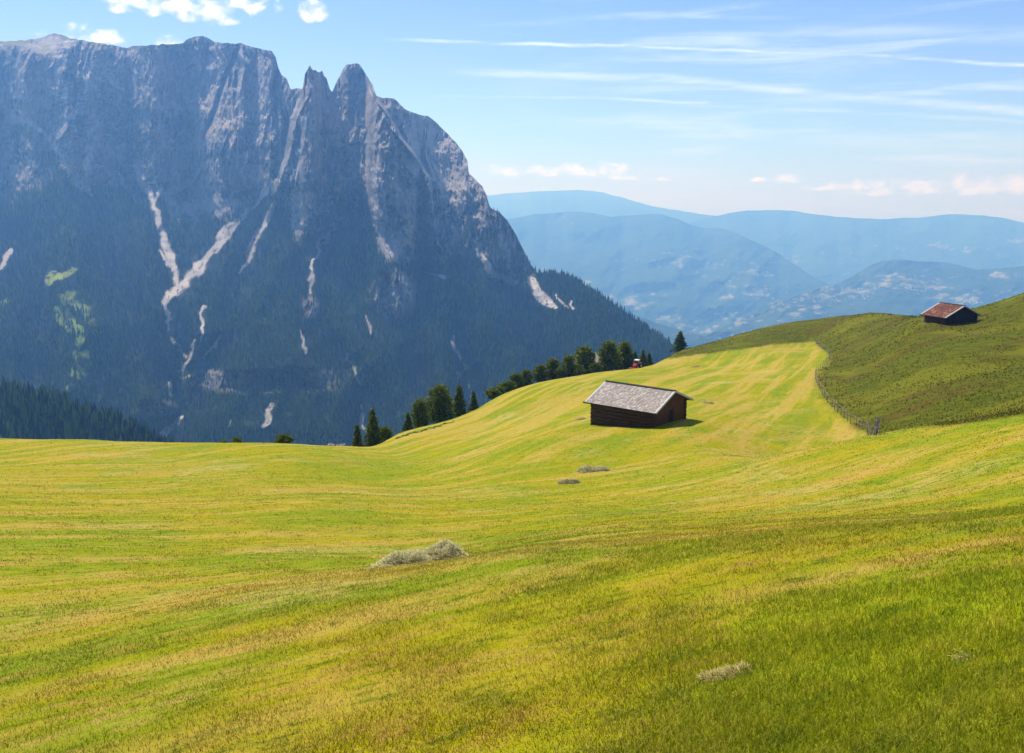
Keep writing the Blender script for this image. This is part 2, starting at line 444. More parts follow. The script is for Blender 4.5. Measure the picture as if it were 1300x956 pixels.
def sheet(px, top, bottom, rows, D0, slope, relief=None, back=(600, 0.35), jag=None):
    """a mountainside from the valley (bottom row) up to its skyline, then over the top and down the far side.
    slope(px,py) is the rise per metre; distances follow by climbing it."""
    tp = top(px)
    if jag is not None: tp = tp + jag(px)
    v = np.linspace(0, 1, rows)
    PY = bottom + (tp[None] - bottom) * v[:, None]; PX = np.broadcast_to(px[None], PY.shape)
    u, e = ray(PX, PY)
    D = np.empty_like(e); D[0] = D0(px) if callable(D0) else D0
    S = slope(PX, PY)
    for i in range(1, rows):
        D[i] = D[i - 1] * (1 + (e[i] - e[i - 1]) / np.maximum(S[i] - e[i], 0.03))
    Draw = D.copy()
    if relief is not None: D = D + relief(PX, PY, D)
    X = np.stack([u * D, D, e * D], -1)
    bl, bs = back
    last = X[-1]; outp = [X]
    for k, (f, dz) in enumerate(((0.12, 0.02), (0.4, 0.1), (1.0, bs), (2.2, 1.6))):
        q = last * (1 + f * bl / np.maximum(last[:, 1:2], 1)); q[:, 2] = last[:, 2] - dz * bl + (last[:, 2] * f * bl / last[:, 1]) * 0
        outp.append(q[None])
    XX = np.concatenate(outp, 0)
    return XX, PX, PY, D

def polymask(PX, PY, lines, noise_amp=2.0, seed=0.0):
    """weights of ragged streaks: lines of (x, y, half width)"""
    m = np.zeros(PX.shape)
    nx = fbm(PX * .09, PY * .09, seed, o=3) * noise_amp; ny = fbm(PX * .09, PY * .09, seed + 7, o=3) * noise_amp
    X = PX + nx; Y = PY + ny
    for ln in lines:
        for (x1, y1, w1), (x2, y2, w2) in zip(ln[:-1], ln[1:]):
            dx, dy = x2 - x1, y2 - y1; L2 = dx * dx + dy * dy
            t = np.clip(((X - x1) * dx + (Y - y1) * dy) / L2, 0, 1)
            d = np.hypot(X - x1 - t * dx, Y - y1 - t * dy); w = w1 + (w2 - w1) * t
            m = np.maximum(m, smooth(1.25, 0.55, d / np.maximum(w, .1)))
    return m

# main massif
MX = np.arange(-430, 960, 1.2)
M_TOP = prof([(-430,66),(-330,50),(-260,58),(-190,44),(-100,56),(-40,50),(0,53),(30,51),(52,49),(60,45),(68,42.5),(78,43.5),(90,49),(105,51),(130,55),(150,59),(160,60.5),(168,58.5),(200,57),(232,55),(240,49),(248,46),(258,46),(266,49),(274,54),(300,55),(306,55),(325,61),(345,65),(350,72),(353,84),(358,96),(363,98),(367,108),(369,113),(378,112),(383,113),
 (385.5,108),(386.5,94),(390,90),(392,86),(394,83.5),(396,87),(398,90),(401,88),(404,91),(409,90),(412,97),(415,101),(419,113),(422,116),(424,110),(428,101),(431,95),(436,88),(441,83),(447,79.5),(452,79),(458,82),(463,90),(468,99),(472,106),(475,114),(478,122),(484,124),(492,124),(503,127),(509,133),(516,139),(524,143),(532,146),(541,147),(549,151),(559,161),(570,171),(580,183),(588,193),(594,206),(595,221),(602,226),(612,236),(617,246),(622,262),(627,266),(633,268),(643,278),(655,298),(666,320),(674,336),(682,346),(692,346),(715,349),(735,357),(760,373),(790,394),(815,411),(840,428),(870,448),(910,472),(960,505)])
M_FOOT = prof([(-190,240),(0,225),(60,228),(112,250),(170,250),(230,255),(300,268),(345,250),(375,295),(405,290),(425,262),(455,250),(480,290),(520,312),(560,338),(600,350),(640,352),(668,352),(676,346),(700,330),(960,300)])
B_RIGHT = prof([(110,474),(123,478),(140,490),(175,510),(200,530),(225,545),(250,549),(290,553),(320,560),(345,566),(380,575)])   # x of the tower's right ridge by row
B_LEFT = prof([(80,384),(125,383),(150,372),(200,362),(250,345),(290,330),(340,318)])
def m_jag(px): return 1.5 * fbm(px * .16, 0 * px, 2., o=4) * (1 + 2.0 * smooth(378, 390, px) * smooth(480, 470, px)) * smooth(700, 640, px)
G_FOOT = prof([(-190,244),(110,250),(340,264),(520,300),(560,332),(600,348),(668,352),(676,346),(700,330),(960,300)])
def cliffness(PX, PY, geo=False):
    f = G_FOOT(PX) + 22 * fbm(PX * .014, PY * .012, 5., o=3) if geo else M_FOOT(PX) + 52 * fbm(PX * .022, PY * .012, 5., o=5)
    c = smooth(11, -11, PY - f)
    c = c * smooth(690, 664, PX + .0 * PY)
    # lower cliff band in the forest
    band = smooth(.35, .7, 1 - np.abs(PY - (486 + 8 * fbm(PX * .02, 0 * PX, 1., o=3))) / 26) * smooth(215, 300, PX) * smooth(450, 380, PX)
    mid = smooth(.1, .6, 1 - np.hypot((PX - 500) / 42, (PY - 375) / 50)) * .9
    mid2 = smooth(.1, .6, 1 - np.hypot((PX - 395) / 18, (PY - 392) / 22)) * .6
    low = smooth(.1, .6, 1 - np.hypot((PX - 200) / 38, (PY - 518) / 16)) * .7
    return np.clip(np.maximum.reduce([c, band * .8, mid, mid2, low]), 0, 1)
SPUR = prof([(-190,60),(0,148),(15,148),(40,165),(70,195),(100,232),(120,262),(200,300)])     # front spur on the left
def m_slope(PX, PY):
    c = cliffness(PX, PY, True)
    s_f = 0.31 + 0.10 * fbm(PX * .02, PY * .02, 11., o=3)
    ledge = fbm(PX * .018, PY * .075, 21., o=4)
    s_c = 2.6 + 2.4 * np.clip(ledge * 2, -.75, 1)
    spur = smooth(0, 12, PY - SPUR(PX)) * smooth(150, 110, PX)
    s_c = s_c * (1 - .62 * spur) + .5 * spur
    upper = smooth(92, 62, PY) * smooth(190, 120, PX)             # grassy upper rim on the left
    s_c = s_c * (1 - .7 * upper)
    rear = smooth(2, 14, PX - B_RIGHT(PY)) * smooth(335, 250, PY)     # the paler peak behind the towers leans back
    s_c = s_c * (1 - .52 * rear)
    return s_f * (1 - c) + s_c * c
GULLY = [[(342,232),(290,288),(217,372),(214,418),(228,470),(218,560)],[(178,220),(200,278),(222,350),(217,372)],[(340,275),(305,345),(292,420),(262,470),(225,540)],
         [(410,300),(394,345),(400,420),(452,478),(460,560)],[(115,250),(128,320),(165,400),(205,480)],[(525,340),(520,420),(540,500)],[(578,425),(592,480),(600,530)],[(20,300),(40,380),(45,470)],[(640,355),(672,420),(700,470)]]
def gully_dist(PX, PY):
    X = PX + 9 * fbm(PX * .03, PY * .03, 51., o=3); d = np.full(PX.shape, 1e3)
    for ln in GULLY:
        for (x1, y1), (x2, y2) in zip(ln[:-1], ln[1:]):
            dx, dy = x2 - x1, y2 - y1; t = np.clip(((X - x1) * dx + (PY - y1) * dy) / (dx * dx + dy * dy), 0, 1)
            d = np.minimum(d, np.hypot(X - x1 - t * dx, PY - y1 - t * dy))
    return d
def spur(PX, PY):
    xm = PX + 26 * fbm(PX * .010, PY * .010, 33., o=2) + 11 * fbm(PX * .025, PY * .025, 31., o=3)
    return np.clip(.6 * smooth(2, 34, gully_dist(PX, PY)) + .9 * (ridged(xm * .011 + PY * .005, PY * .006, 45., o=3) - .35), 0, 1.3)
def m_relief(PX, PY, D):
    c = cliffness(PX, PY); r = 0
    c = cliffness(PX, PY, True) * .6 + c * .4
    tower = smooth(0, 10, B_RIGHT(PY) - PX) * smooth(-2, 12, PX - B_LEFT(PY)) * smooth(330, 250, PY)
    xm = PX + 26 * fbm(PX * .010, PY * .010, 33., o=2) + 11 * fbm(PX * .025, PY * .025, 31., o=3)
    # buttresses and chimneys run down the wall
    r = r - 85 * (ridged(xm * .016, PY * .004, 41., o=2) - .6) * c * (1 - .9 * tower)
    r = r - 60 * (ridged(xm * .05 + PY * .010 * tower, PY * (.012 + .012 * tower), 42., o=3) - .6) * c * (1 - .45 * tower)
    r = r - 40 * (ridged(xm * .15, PY * .04, 43., o=3) - .5) * (c * .9 + .1)
    r = r - 13 * fbm(PX * .45, PY * .16, 44., o=3) * (c * .9 + .1)
    r = r - 170 * (spur(PX, PY) - .5) * (1 - c) * smooth(600, 540, PY)
    # the two towers stand in front of the rear walls
    yb = smooth(-2.5, 2.5, B_RIGHT(PY) - PX) * smooth(-5, 5, PX - B_LEFT(PY))
    r = r - 150 * yb * smooth(350, 215, PY)
    gap = smooth(3, 12, PX - 412) * smooth(442, 430, PX) * smooth(175, 118, PY)
    r = r + 70 * gap
    cham = smooth(1.2, .3, np.abs(PX - (302 - .38 * (PY - 60) + 3 * fbm(PY * .05, 0 * PY, 3., o=2))) / 4) * smooth(190, 150, PY)
    r = r + 55 * cham
    tb = smooth(0, 1, np.abs((PX - 445) / 26)) 
    r = r + 50 * np.clip(tb, 0, 1.4) * yb * smooth(150, 90, PY)
    return r
XX, PX, PY, MD = sheet(MX, M_TOP, 602.0, 430, 1200.0, m_slope, m_relief, (420, 0.5), m_jag)
cl = cliffness(PX, PY)
nb = XX.shape[0] - PX.shape[0]
SCREE = [
 [(28,150,1.5),(48,163,2),(70,188,3),(92,212,5),(108,238,3.5),(115,247,2)],
 [(118,170,3),(122,190,4),(112,205,6),(110,222,5)],[(104,60,1),(112,95,2),(118,130,3),(122,165,3),(124,185,4)],
 [(140,95,2),(155,118,2.5)],
 [(170,212,2.5),(178,225,3.5),(190,247,3),(195,262,2),(200,278,3),(214,320,3),(222,345,3),(222,358,3)],
 [(205,240,2.5),(195,260,2)],[(150,222,1),(165,245,1.6),(172,258,1)],
 [(342,232,4),(334,248,2.5),(318,264,2),(290,288,2),(275,312,3.5),(255,338,4),(232,362,6),(217,372,5),(210,382,4),(212,398,2.5),(214,418,1.2)],
 [(284,288,2),(277,300,3),(280,306,3)],[(350,258,2),(340,275,3),(328,295,3.5),(318,320,3),(305,345,1.2)],
 [(428,285,1.2),(414,300,2.5),(408,298,2),(404,318,2),(396,330,1.2),(394,345,1.6),(396,372,1.2)],
 [(259,388,1.2),(256,410,1.6),(257,430,.8)],[(217,430,2),(228,440,1.3),(236,452,1)],[(248,432,1),(240,455,1.2),(232,470,1.6),(228,478,1)],
 [(280,430,1.6),(272,440,2),(262,450,1)],[(214,485,1.5),(218,500,1.5)],[(345,518,3),(338,535,4),(334,542,2)],[(232,532,2),(214,545,3),(205,552,2)],
 [(615,340,2),(640,352,5),(652,358,4)],[(672,352,2),(678,362,5),(690,380,5),(705,390,2)],[(706,372,1),(712,382,2),(722,391,1)],[(724,383,1),(730,391,1.5)],
 [(576,425,1),(578,440,2),(584,455,2)],[(466,398,1.2),(470,412,1.6),(468,422,1)],[(440,450,1),(452,475,1.2),(455,485,2)],[(458,515,1.4),(460,545,1.6)],
 [(380,420,.8),(388,450,1.2)],[(369,130,3),(374,140,3)],[(374,188,2),(378,196,2)],[(388,165,1.5),(380,178,1.5)],
 [(270,78,1),(262,130,1.4),(256,170,1)],[(566,270,1.2),(576,262,1.6),(580,240,1)],[(560,300,1.2),(562,320,1)],[(540,345,1),(566,352,2)],
 [(78,196,1),(90,225,1.6),(104,240,2)],[(186,232,1),(200,226,1.5),(206,215,1)],[(312,265,1),(300,285,1.5),(288,300,1.5),(276,318,2)],[(330,290,1),(322,305,1.5),(314,322,2)],[(420,300,1),(410,312,1.6)],[(248,345,1.5),(238,352,2),(228,362,3)],[(205,318,1),(214,335,1.6),(220,350,2)],[(150,100,.8),(152,140,1.2),(148,175,1)],[(210,110,.8),(204,150,1.2),(196,190,1.4),(190,215,1.2)],[(600,300,1.5),(612,325,3),(625,345,4)],[(0,338,3),(8,325,3),(14,318,1)],[(-60,300,2),(-40,340,3)],[(476,110,1),(470,118,2),(460,118,2)]]
SCREE = [[(x, y, w * 1.15 + .3) for x, y, w in ln] for ln in SCREE]
scree = polymask(PX, PY, SCREE, 5.0, 1.0)
scree = scree * smooth(-.65, -.08, fbm(PX * .35, PY * .22, 6., o=4)) * (.55 + .45 * smooth(-.3, .3, fbm(PX * .06, PY * .05, 8., o=2)))
bare = polymask(PX, PY, [[(x, y + 4, w * 1.3 + 1.5) for x, y, w in ln] for ln in SCREE], 5.0, 1.0)
talus = smooth(.12, .45, fbm(PX * .03, PY * .07, 61., o=4)) * cl * smooth(120, 40, np.abs(PY - M_FOOT(PX) + 45)) * .18
ledges = smooth(.06, .34, fbm(PX * .16 + PY * .05, PY * .42, 62., o=4) + .25 * fbm(PX * .03, PY * .02, 63., o=2)) * cl * smooth(250, 150, PY) * (.25 + .75 * smooth(190, 120, PX)) * smooth(40, 95, PX) * .75
scree = np.clip(np.maximum.reduce([scree, talus, ledges]), 0, 1)
GREEN = [[(88,375,12),(100,400,18),(98,430,12),(106,460,10),(110,500,5)],[(590,455,3),(596,475,7),(600,500,4)],[(575,470,3),(590,480,5)],
         [(75,385,6),(82,410,8)],[(438,440,2),(446,462,2),(452,472,2)],[(592,353,3),(600,372,4)],[(90,470,3),(85,500,2)],[(0,395,8),(6,380,5)]]
green = polymask(PX, PY, GREEN, 10.0, 3.0) * smooth(-.35, .3, fbm(PX * .12, PY * .12, 16., o=3))
glade = polymask(PX, PY, [[(64,357,5),(68,350,6),(80,352,3),(92,343,4),(98,341,2)],[(232,480,1),(244,478,2)],[(293,533,1),(292,540,1.6)],[(113,550,1),(117,552,2)]], 3.0, 4.0)
rimgrass = smooth(78, 50, PY) * smooth(330, 200, PX) * smooth(-.2, .3, fbm(PX * .05, PY * .1, 71., o=3)) + smooth(2, 10, PY - SPUR(PX)) * smooth(30, 5, PY - SPUR(PX)) * smooth(130, 90, PX) * .8 * (PX > -40)
forest = np.clip((1 - cl) - scree - glade, 0, 1)
gl_wide = polymask(PX, PY, [[(62,362,9),(70,356,9),(92,350,8),(98,347,5)]], 3.0, 4.0)
shrub = smooth(-.02, .3, fbm(PX * .05, PY * .06, 81., o=4)) * cl * smooth(60, -20, M_FOOT(PX) - PY - 80)
def ext(a): return np.concatenate([a] + [a[-1:]] * nb, 0)
m_rock, t, out = new_mat('mountain_rock')
p = t.pos()
vs = t.mapping(p, scale=(0.012, 0.012, 0.0022)); hs = t.mapping(p, scale=(0.0012, 0.0012, 0.02))
n1 = t.noise(vs, 1.0, 7, 0.65, 0.6); n2 = t.noise(hs, 1.0, 6, 0.6, 0.3); n3 = t.noise(p, 0.004, 6, 0.6); n4 = t.noise(p, 0.03, 6, 0.7)
rock = t.mix(t.step(n1, .35, .65), (0.19, 0.18, 0.18), (0.36, 0.325, 0.305))
rock = t.mix(t.mul(t.step(n3, .5, .66), .6), rock, (0.45, 0.355, 0.285))
rock = t.mix(t.mul(t.step(n2, .52, .62), .45), rock, (0.18, 0.165, 0.16))
rock = t.mix(t.mul(t.step(n4, .55, .65), .5), rock, (0.55, 0.48, 0.42))
rock = t.mix(t.mul(t.attr('shrub'), t.step(n4, .6, .45)), rock, (0.05, 0.065, 0.022))
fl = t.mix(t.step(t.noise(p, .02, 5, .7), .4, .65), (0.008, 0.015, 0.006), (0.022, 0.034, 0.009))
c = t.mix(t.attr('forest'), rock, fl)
c = t.mix(t.attr('rimgrass'), c, (0.20, 0.19, 0.06))
c = t.mix(t.attr('green'), c, t.mix(n4, (0.12, 0.19, 0.03), (0.20, 0.26, 0.05)))
c = t.mix(t.attr('glade'), c, (0.34, 0.40, 0.05))
c = t.mix(t.attr('scree'), c, t.mix(n4, (0.35, 0.31, 0.28), (0.72, 0.65, 0.59)))
hh = t.add(t.mul(n1, 1.0), t.add(t.mul(n4, .45), t.mul(n2, .5)))
finish(t, out, c, 0.95, t.bump(hh, 1.0, 22.0), 0.05)
me = np_mesh('mountain', XX.reshape(-1, 3), grid_faces(XX.shape[0], XX.shape[1]),
             {'forest': ext(forest), 'scree': ext(scree), 'green': ext(green), 'glade': ext(glade), 'rimgrass': np.clip(ext(rimgrass), 0, 1), 'shrub': ext(shrub)}, False)
tag(link('mountain', me, m_rock), 'sheer grey limestone massif with two rock towers above forest', kind='structure')

# dark wooded spur at lower left
HX = np.arange(-430, 330, 3.0)
H_TOP = prof([(-240,470),(-100,480),(0,491),(40,497),(80,509),(120,524),(160,537),(185,549),(200,560),(260,585),(330,610)])
HXX, HPX, HPY, HD = sheet(HX, H_TOP, 640.0, 60, 620.0, lambda a, b: .52 + .1 * fbm(a * .02, b * .02, 3., o=3), lambda a, b, d: -30 * fbm(a * .02, b * .02, 6., o=3), (200, .6))
m_floor, t, out = new_mat('forest_floor')
finish(t, out, t.mix(t.step(t.noise(t.pos(), .03, 5, .7), .4, .6), (0.014, 0.026, 0.008), (0.035, 0.05, 0.014)), .95, None, .05)
tag(link('wooded_hill', np_mesh('wooded_hill', HXX.reshape(-1, 3), grid_faces(*HXX.shape[:2]), None, True), m_floor), 'low dark forested hill at lower left', kind='structure')

# ------------------------------------------------------------------ far-off forest: one mass of conifers
def conifer_mesh(pos, hgt, wid, g, sides=5):
    N = len(pos); a0 = g.uniform(0, 6.28, N)
    ang = a0[:, None] + np.arange(sides)[None] * 2 * math.pi / sides
    V = []; T = []; base = 0
    for z0, z1, rr in ((0.08, 0.62, 1.0), (0.38, 1.0, 0.66)):
        jit = g.uniform(.75, 1.25, (N, sides))
        ring = np.stack([pos[:, None, 0] + np.cos(ang) * (wid * rr)[:, None] * jit, pos[:, None, 1] + np.sin(ang) * (wid * rr)[:, None] * jit,
                         pos[:, None, 2] + (hgt * z0)[:, None] + 0 * ang], -1)
        tip = pos + np.stack([0 * hgt, 0 * hgt, hgt * z1], -1)
        V.append(np.concatenate([ring, tip[:, None]], 1))
        k = np.arange(N)[:, None] * (2 * (sides + 1)) + base
        for s in range(sides): T.append(k + [s, (s + 1) % sides, sides])
        base += sides + 1
    return np.concatenate(V, 1).reshape(-1, 3), np.concatenate(T, 0), np.repeat(g.random(N), 2 * (sides + 1))
def scatter(XXs, W, n, g, rows):
    nr, nc = W.shape
    i = g.uniform(0, nr - 1.01, n); j = g.uniform(0, nc - 1.01, n)
    # uniform in the sheet, thinned by the weight
    ok = g.random(n) < W[i.astype(int), j.astype(int)]
    i, j = i[ok], j[ok]; i0 = i.astype(int); j0 = j.astype(int); fi = (i - i0)[:, None]; fj = (j - j0)[:, None]
    return (XXs[i0, j0] * (1 - fi) * (1 - fj) + XXs[i0 + 1, j0] * fi * (1 - fj) + XXs[i0, j0 + 1] * (1 - fi) * fj + XXs[i0 + 1, j0 + 1] * fi * fj), i0, j0
def make_forest_mat():
    m, t, out = new_mat('forest_conifers')
    rnd = t.attr('rnd'); n = t.noise(t.pos(), 0.006, 4, .6)
    c = t.mix(t.step(t.add(t.mul(rnd, .55), t.mul(n, .6)), .35, .85), (0.005, 0.013, 0.004), (0.075, 0.125, 0.012))
    c = t.mix(t.step(rnd, .90, 1.0), c, (0.13, 0.17, 0.02))
    finish(t, out, c, .9, None, .05)
    return m
M_FOREST = make_forest_mat()
g = np.random.default_rng(21)
W = np.clip(forest * 1.0 - .8 * green + .4 * shrub - bare - gl_wide, 0, 1) * (PX > -380) * smooth(-.95, -.35, fbm(PX * .05, PY * .05, 91., o=3))
pos, i0, j0 = scatter(XX, W, 97000, g, 430)
hg = g.uniform(.0042, .0092, len(pos)) * pos[:, 1] * (.55 + .45 * forest[i0, j0])
V1, T1, r1 = conifer_mesh(pos - [0, 0, 1.5], hg, hg * .17, g)
spur_shade = spur(PX, PY)[i0, j0]                     # relief shading painted into tree tones: lighter on spurs, darker in hollows
r1 = np.clip(r1 * .55 + np.repeat(spur_shade, 12) * .52 - .12, 0, 1)
hpos, i0, j0 = scatter(HXX, np.ones(HPX.shape) * (HPX > -420), 7200, g, 60)
hh_ = g.uniform(.011, .021, len(hpos)) * hpos[:, 1]
V2, T2, r2 = conifer_mesh(hpos - [0, 0, 1.5], hh_, hh_ * .18, g, 6)
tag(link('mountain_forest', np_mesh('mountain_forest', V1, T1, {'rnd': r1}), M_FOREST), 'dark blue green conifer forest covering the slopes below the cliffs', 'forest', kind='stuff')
tag(link('hill_forest', np_mesh('hill_forest', V2, T2, {'rnd': r2}), M_FOREST), 'nearly black conifer forest on the low hill at lower left', 'forest', kind='stuff')

# ------------------------------------------------------------------ far hills and ridges
def hill_mat(name, dark, light, field, amount):
    m, t, out = new_mat(name)
    p = t.pos(); n = t.noise(p, .0028, 8, .75)
    c = t.mix(t.step(n, .38, .62), dark, light)
    fm = t.mul(t.attr('field'), amount)
    f2 = t.noise(p, .012, 3, .5)
    c = t.mix(fm, c, t.mix(t.step(f2, .4, .6), field, (0.40, 0.34, 0.24)))
    finish(t, out, c, .95, t.bump(t.noise(p, .004, 7, .7), .9, 60.0), .03)
    return m
M_HILL = hill_mat('far_hills', (0.022, 0.045, 0.02), (0.055, 0.085, 0.03), (0.17, 0.19, 0.08), 0.7)
def far(name, label, px0, px1, step, toppts, bottom, rows, D0, s, relief_amp, fields, back, rel_scale=.02):
    px = np.arange(px0, px1, step)
    XXf, a, b, d = sheet(px, prof(toppts), bottom, rows, D0, lambda x, y: s * (1 + .8 * fbm(x * rel_scale, y * rel_scale * 2.5, 3. + px0, o=4)),
                         lambda x, y, d: -relief_amp * (ridged(x * rel_scale + y * rel_scale * .9, y * rel_scale * 1.6, 7. + px0, o=4) - .6), (back, .35), lambda x: .8 * fbm(x * .08, 0 * x, 5., o=3))
    fm = np.zeros(a.shape)
    for cx, cy, rx, ry, dens in fields:
        e = np.exp(-((a - cx) / rx) ** 2 - ((b - cy) / ry) ** 2)
        fm = np.maximum(fm, smooth(.02, .2, e * dens * .62 - .72 + fbm(a * .11, b * .42, 13., o=3) * 1.15))
    nb_ = XXf.shape[0] - a.shape[0]
    o = link(name, np_mesh(name, XXf.reshape(-1, 3), grid_faces(*XXf.shape[:2]), {'field': np.concatenate([fm] + [fm[-1:]] * nb_, 0)}, True), M_HILL)
    return tag(o, label, kind='structure'), XXf, a, b, fm
far('far_ridge', 'pale farthest mountain ridge on the horizon', 430, 1380, 3, [(430,262),(600,250),(650,245),(700,242),(735,241),(765,244),(800,254),(830,262),(860,267),(890,272),(940,276),(1000,281),(1450,290)], 310, 24, 12000, .14, 500, [], 600)
far('long_ridge', 'long flat hazy blue ridge on the right', 830, 1820, 2.5, [(830,302),(870,285),(900,276),(930,270),(950,267.5),(970,267),(1003,267),(1020,270),(1050,274),(1085,277),(1120,278),(1165,276),(1200,272.5),(1225,272),(1250,274),(1275,277),(1300,283),(1500,280),(1650,290),(1820,284)], 410, 60, 8600, .20, 450, [(1290,305,30,5,1.1),(1180,315,90,8,.8),(1010,325,60,10,.8)], 900)
_, X1, A1, B1, F1 = far('wooded_ridge', 'blue wooded ridge with pale farm fields on its foot', 560, 1130, 2, [(560,300),(600,288),(640,279),(680,272),(720,268.5),(735,268.5),(755,271),(775,275),(795,274),(825,271.5),(840,272),(860,278),(875,285),(890,289),(915,289),(935,297),(960,308),(985,320),(1010,337),(1030,350),(1045,358),(1065,366),(1100,380),(1130,395)], 460, 90, 6200, .24, 420,
    [(810,385,26,12,1.75),(845,405,22,8,1.5),(770,378,30,6,1.3),(690,346,26,4,1.8),(735,358,25,3,1.6),(960,375,50,8,1.25),(890,415,35,10,1.25),(870,330,60,18,.9),(960,348,50,14,1.0),(930,400,40,8,1.2)], 900)
_, X2, A2, B2, F2 = far('plateau_hill', 'low blue wooded plateau hill dotted with fields and villages', 840, 1820, 2, [(840,452),(870,440),(905,422),(940,405),(975,388),(1010,376),(1040,366),(1065,360),(1080,352),(1095,343),(1108,335),(1120,331),(1140,329.5),(1160,331),(1190,332),(1215,336),(1240,342),(1270,341),(1300,338),(1500,330),(1700,340),(1820,334)], 470, 90, 4600, .15, 260,
    [(1060,372,60,12,1.45),(1150,362,70,12,1.45),(1190,368,40,8,1.4),(1130,352,50,6,1.2),(1220,378,45,10,1.5),(1275,350,30,6,1.4),(1010,392,50,14,1.3),(1285,380,30,14,1.3),(960,410,40,10,1.1)], 900)
far('valley_side', 'dim blue wooded valley side beside the mountain foot', 600, 960, 3, [(600,330),(660,342),(700,352),(760,380),(800,398),(850,415),(900,428),(960,440)], 480, 40, 4300, .3, 150, [(705,356,18,4,1.4),(880,425,30,6,1.2)], 900)

# villages on the plateau: tiny houses, too small and many to count
g = np.random.default_rng(31); hv = []; hf = []; hr = []
vc = [(1050,382,34,5),(1100,376,26,5),(1020,380,14,4),(1160,368,26,5),(1080,366,20,4),(940,428,20,5),(985,384,12,4),(1225,384,20,4)]
for cx, cy, rx, ry in vc:
    for k in range(18):
        qx, qy = g.normal(cx, rx * .6), g.normal(cy, ry * .6)
        d2 = (A2 - qx) ** 2 + (B2 - qy) ** 2; kk = np.unravel_index(np.argmin(d2), d2.shape); c0 = X2[kk]
        a = g.uniform(0, 3.14); l, w, h = g.uniform(5, 9), g.uniform(3.5, 5), g.uniform(3.5, 6)
        ca, sa = math.cos(a), math.sin(a)
        q = [(-l, -w, -6), (l, -w, -6), (l, w, -6), (-l, w, -6), (-l, -w, h), (l, -w, h), (l, w, h), (-l, w, h), (-l, 0, h + 4), (l, 0, h + 4)]
        b0 = len(hv); hv += [(c0[0] + x * ca - y * sa, c0[1] + x * sa + y * ca, c0[2] + z) for x, y, z in q]
        for f, mi in (((0, 1, 5, 4), 0), ((1, 2, 6, 5), 0), ((2, 3, 7, 6), 0), ((3, 0, 4, 7), 0), ((5, 6, 9), 0), ((7, 4, 8), 0), ((4, 5, 9, 8), 1), ((6, 7, 8, 9), 1)):
            hf.append(tuple(b0 + i for i in f)); hr.append(mi)
me = bpy.data.meshes.new('village'); me.from_pydata(hv, [], hf); me.polygons.foreach_set('material_index', hr); me.update()
M_PLASTER = simple_mat('white_plaster', (0.33, 0.31, 0.28), (0.45, 0.43, 0.39), .4)
M_TILE = simple_mat('red_roof_tiles', (0.36, 0.16, 0.10), (0.46, 0.24, 0.16), .4)
tag(link('village', me, [M_PLASTER, M_TILE]), 'scattered tiny white and red village houses on the far plateau', 'village', kind='stuff')

# valley floor under everything
gx, gy = np.meshgrid(np.linspace(-17200, 17200, 80), np.linspace(-2400, 19500, 80))
gz = -1330 + 60 * fbm(gx * .0004, gy * .0004, 2., o=3)
tag(link('valley_floor', np_mesh('valley_floor', np.stack([gx, gy, gz], -1).reshape(-1, 3), grid_faces(80, 80), {'field': np.zeros(6400)}, True), M_HILL), 'dim hazy valley floor far below', kind='structure')

# ------------------------------------------------------------------ huts
def wood(name, c1, c2, scale=6, stretch=(1, 1, 1), bump=.4):
    return simple_mat(name, c1, c2, scale, .85, stretch, bump, .15, .02)
M_LOG = wood('dark_log_wood', (0.030, 0.015, 0.007), (0.12, 0.055, 0.022), 5, (.25, 2, 4))
M_BOARD = wood('brown_boards', (0.06, 0.024, 0.008), (0.18, 0.07, 0.02), 5, (3, 3, .25))
M_DARKBOARD = wood('black_brown_boards', (0.016, 0.010, 0.008), (0.05, 0.028, 0.018), 5, (3, 3, .25))
M_VERGE = wood('pale_weathered_board', (0.50, 0.465, 0.43), (0.62, 0.58, 0.54), 4, (.5, .5, 3))
M_FASCIA = wood('dark_fascia', (0.02, 0.018, 0.02), (0.05, 0.045, 0.045), 4, (.5, 3, 3))
M_STONE = simple_mat('foundation_stone', (0.16, 0.15, 0.14), (0.32, 0.30, 0.28), 3, .95)
def shingle_mat(name, a, b, c):
    m, t, out = new_mat(name)
    rn = t.attr('rnd'); n = t.noise(t.obj(), 3.0, 6, .7)
    col = t.mix(t.step(rn, .15, .7), a, b); col = t.mix(t.step(rn, .72, .98), col, c)
    hs = t.node('ShaderNodeHueSaturation'); t.put(hs.inputs['Value'], t.add(.75, t.mul(n, .5))); t.put(hs.inputs['Color'], col)
    finish(t, out, hs.outputs[0], .85, t.bump(t.noise(t.mapping(t.obj(), scale=(6, 1, 1)), 6, 4, .6), .4, .01), .2)
    return m
M_SHINGLE = shingle_mat('grey_shingles', (0.30, 0.25, 0.21), (0.42, 0.36, 0.305), (0.55, 0.48, 0.415))
M_REDSHINGLE = shingle_mat('rust_shingles', (0.11, 0.038, 0.026), (0.19, 0.066, 0.042), (0.38, 0.21, 0.14))

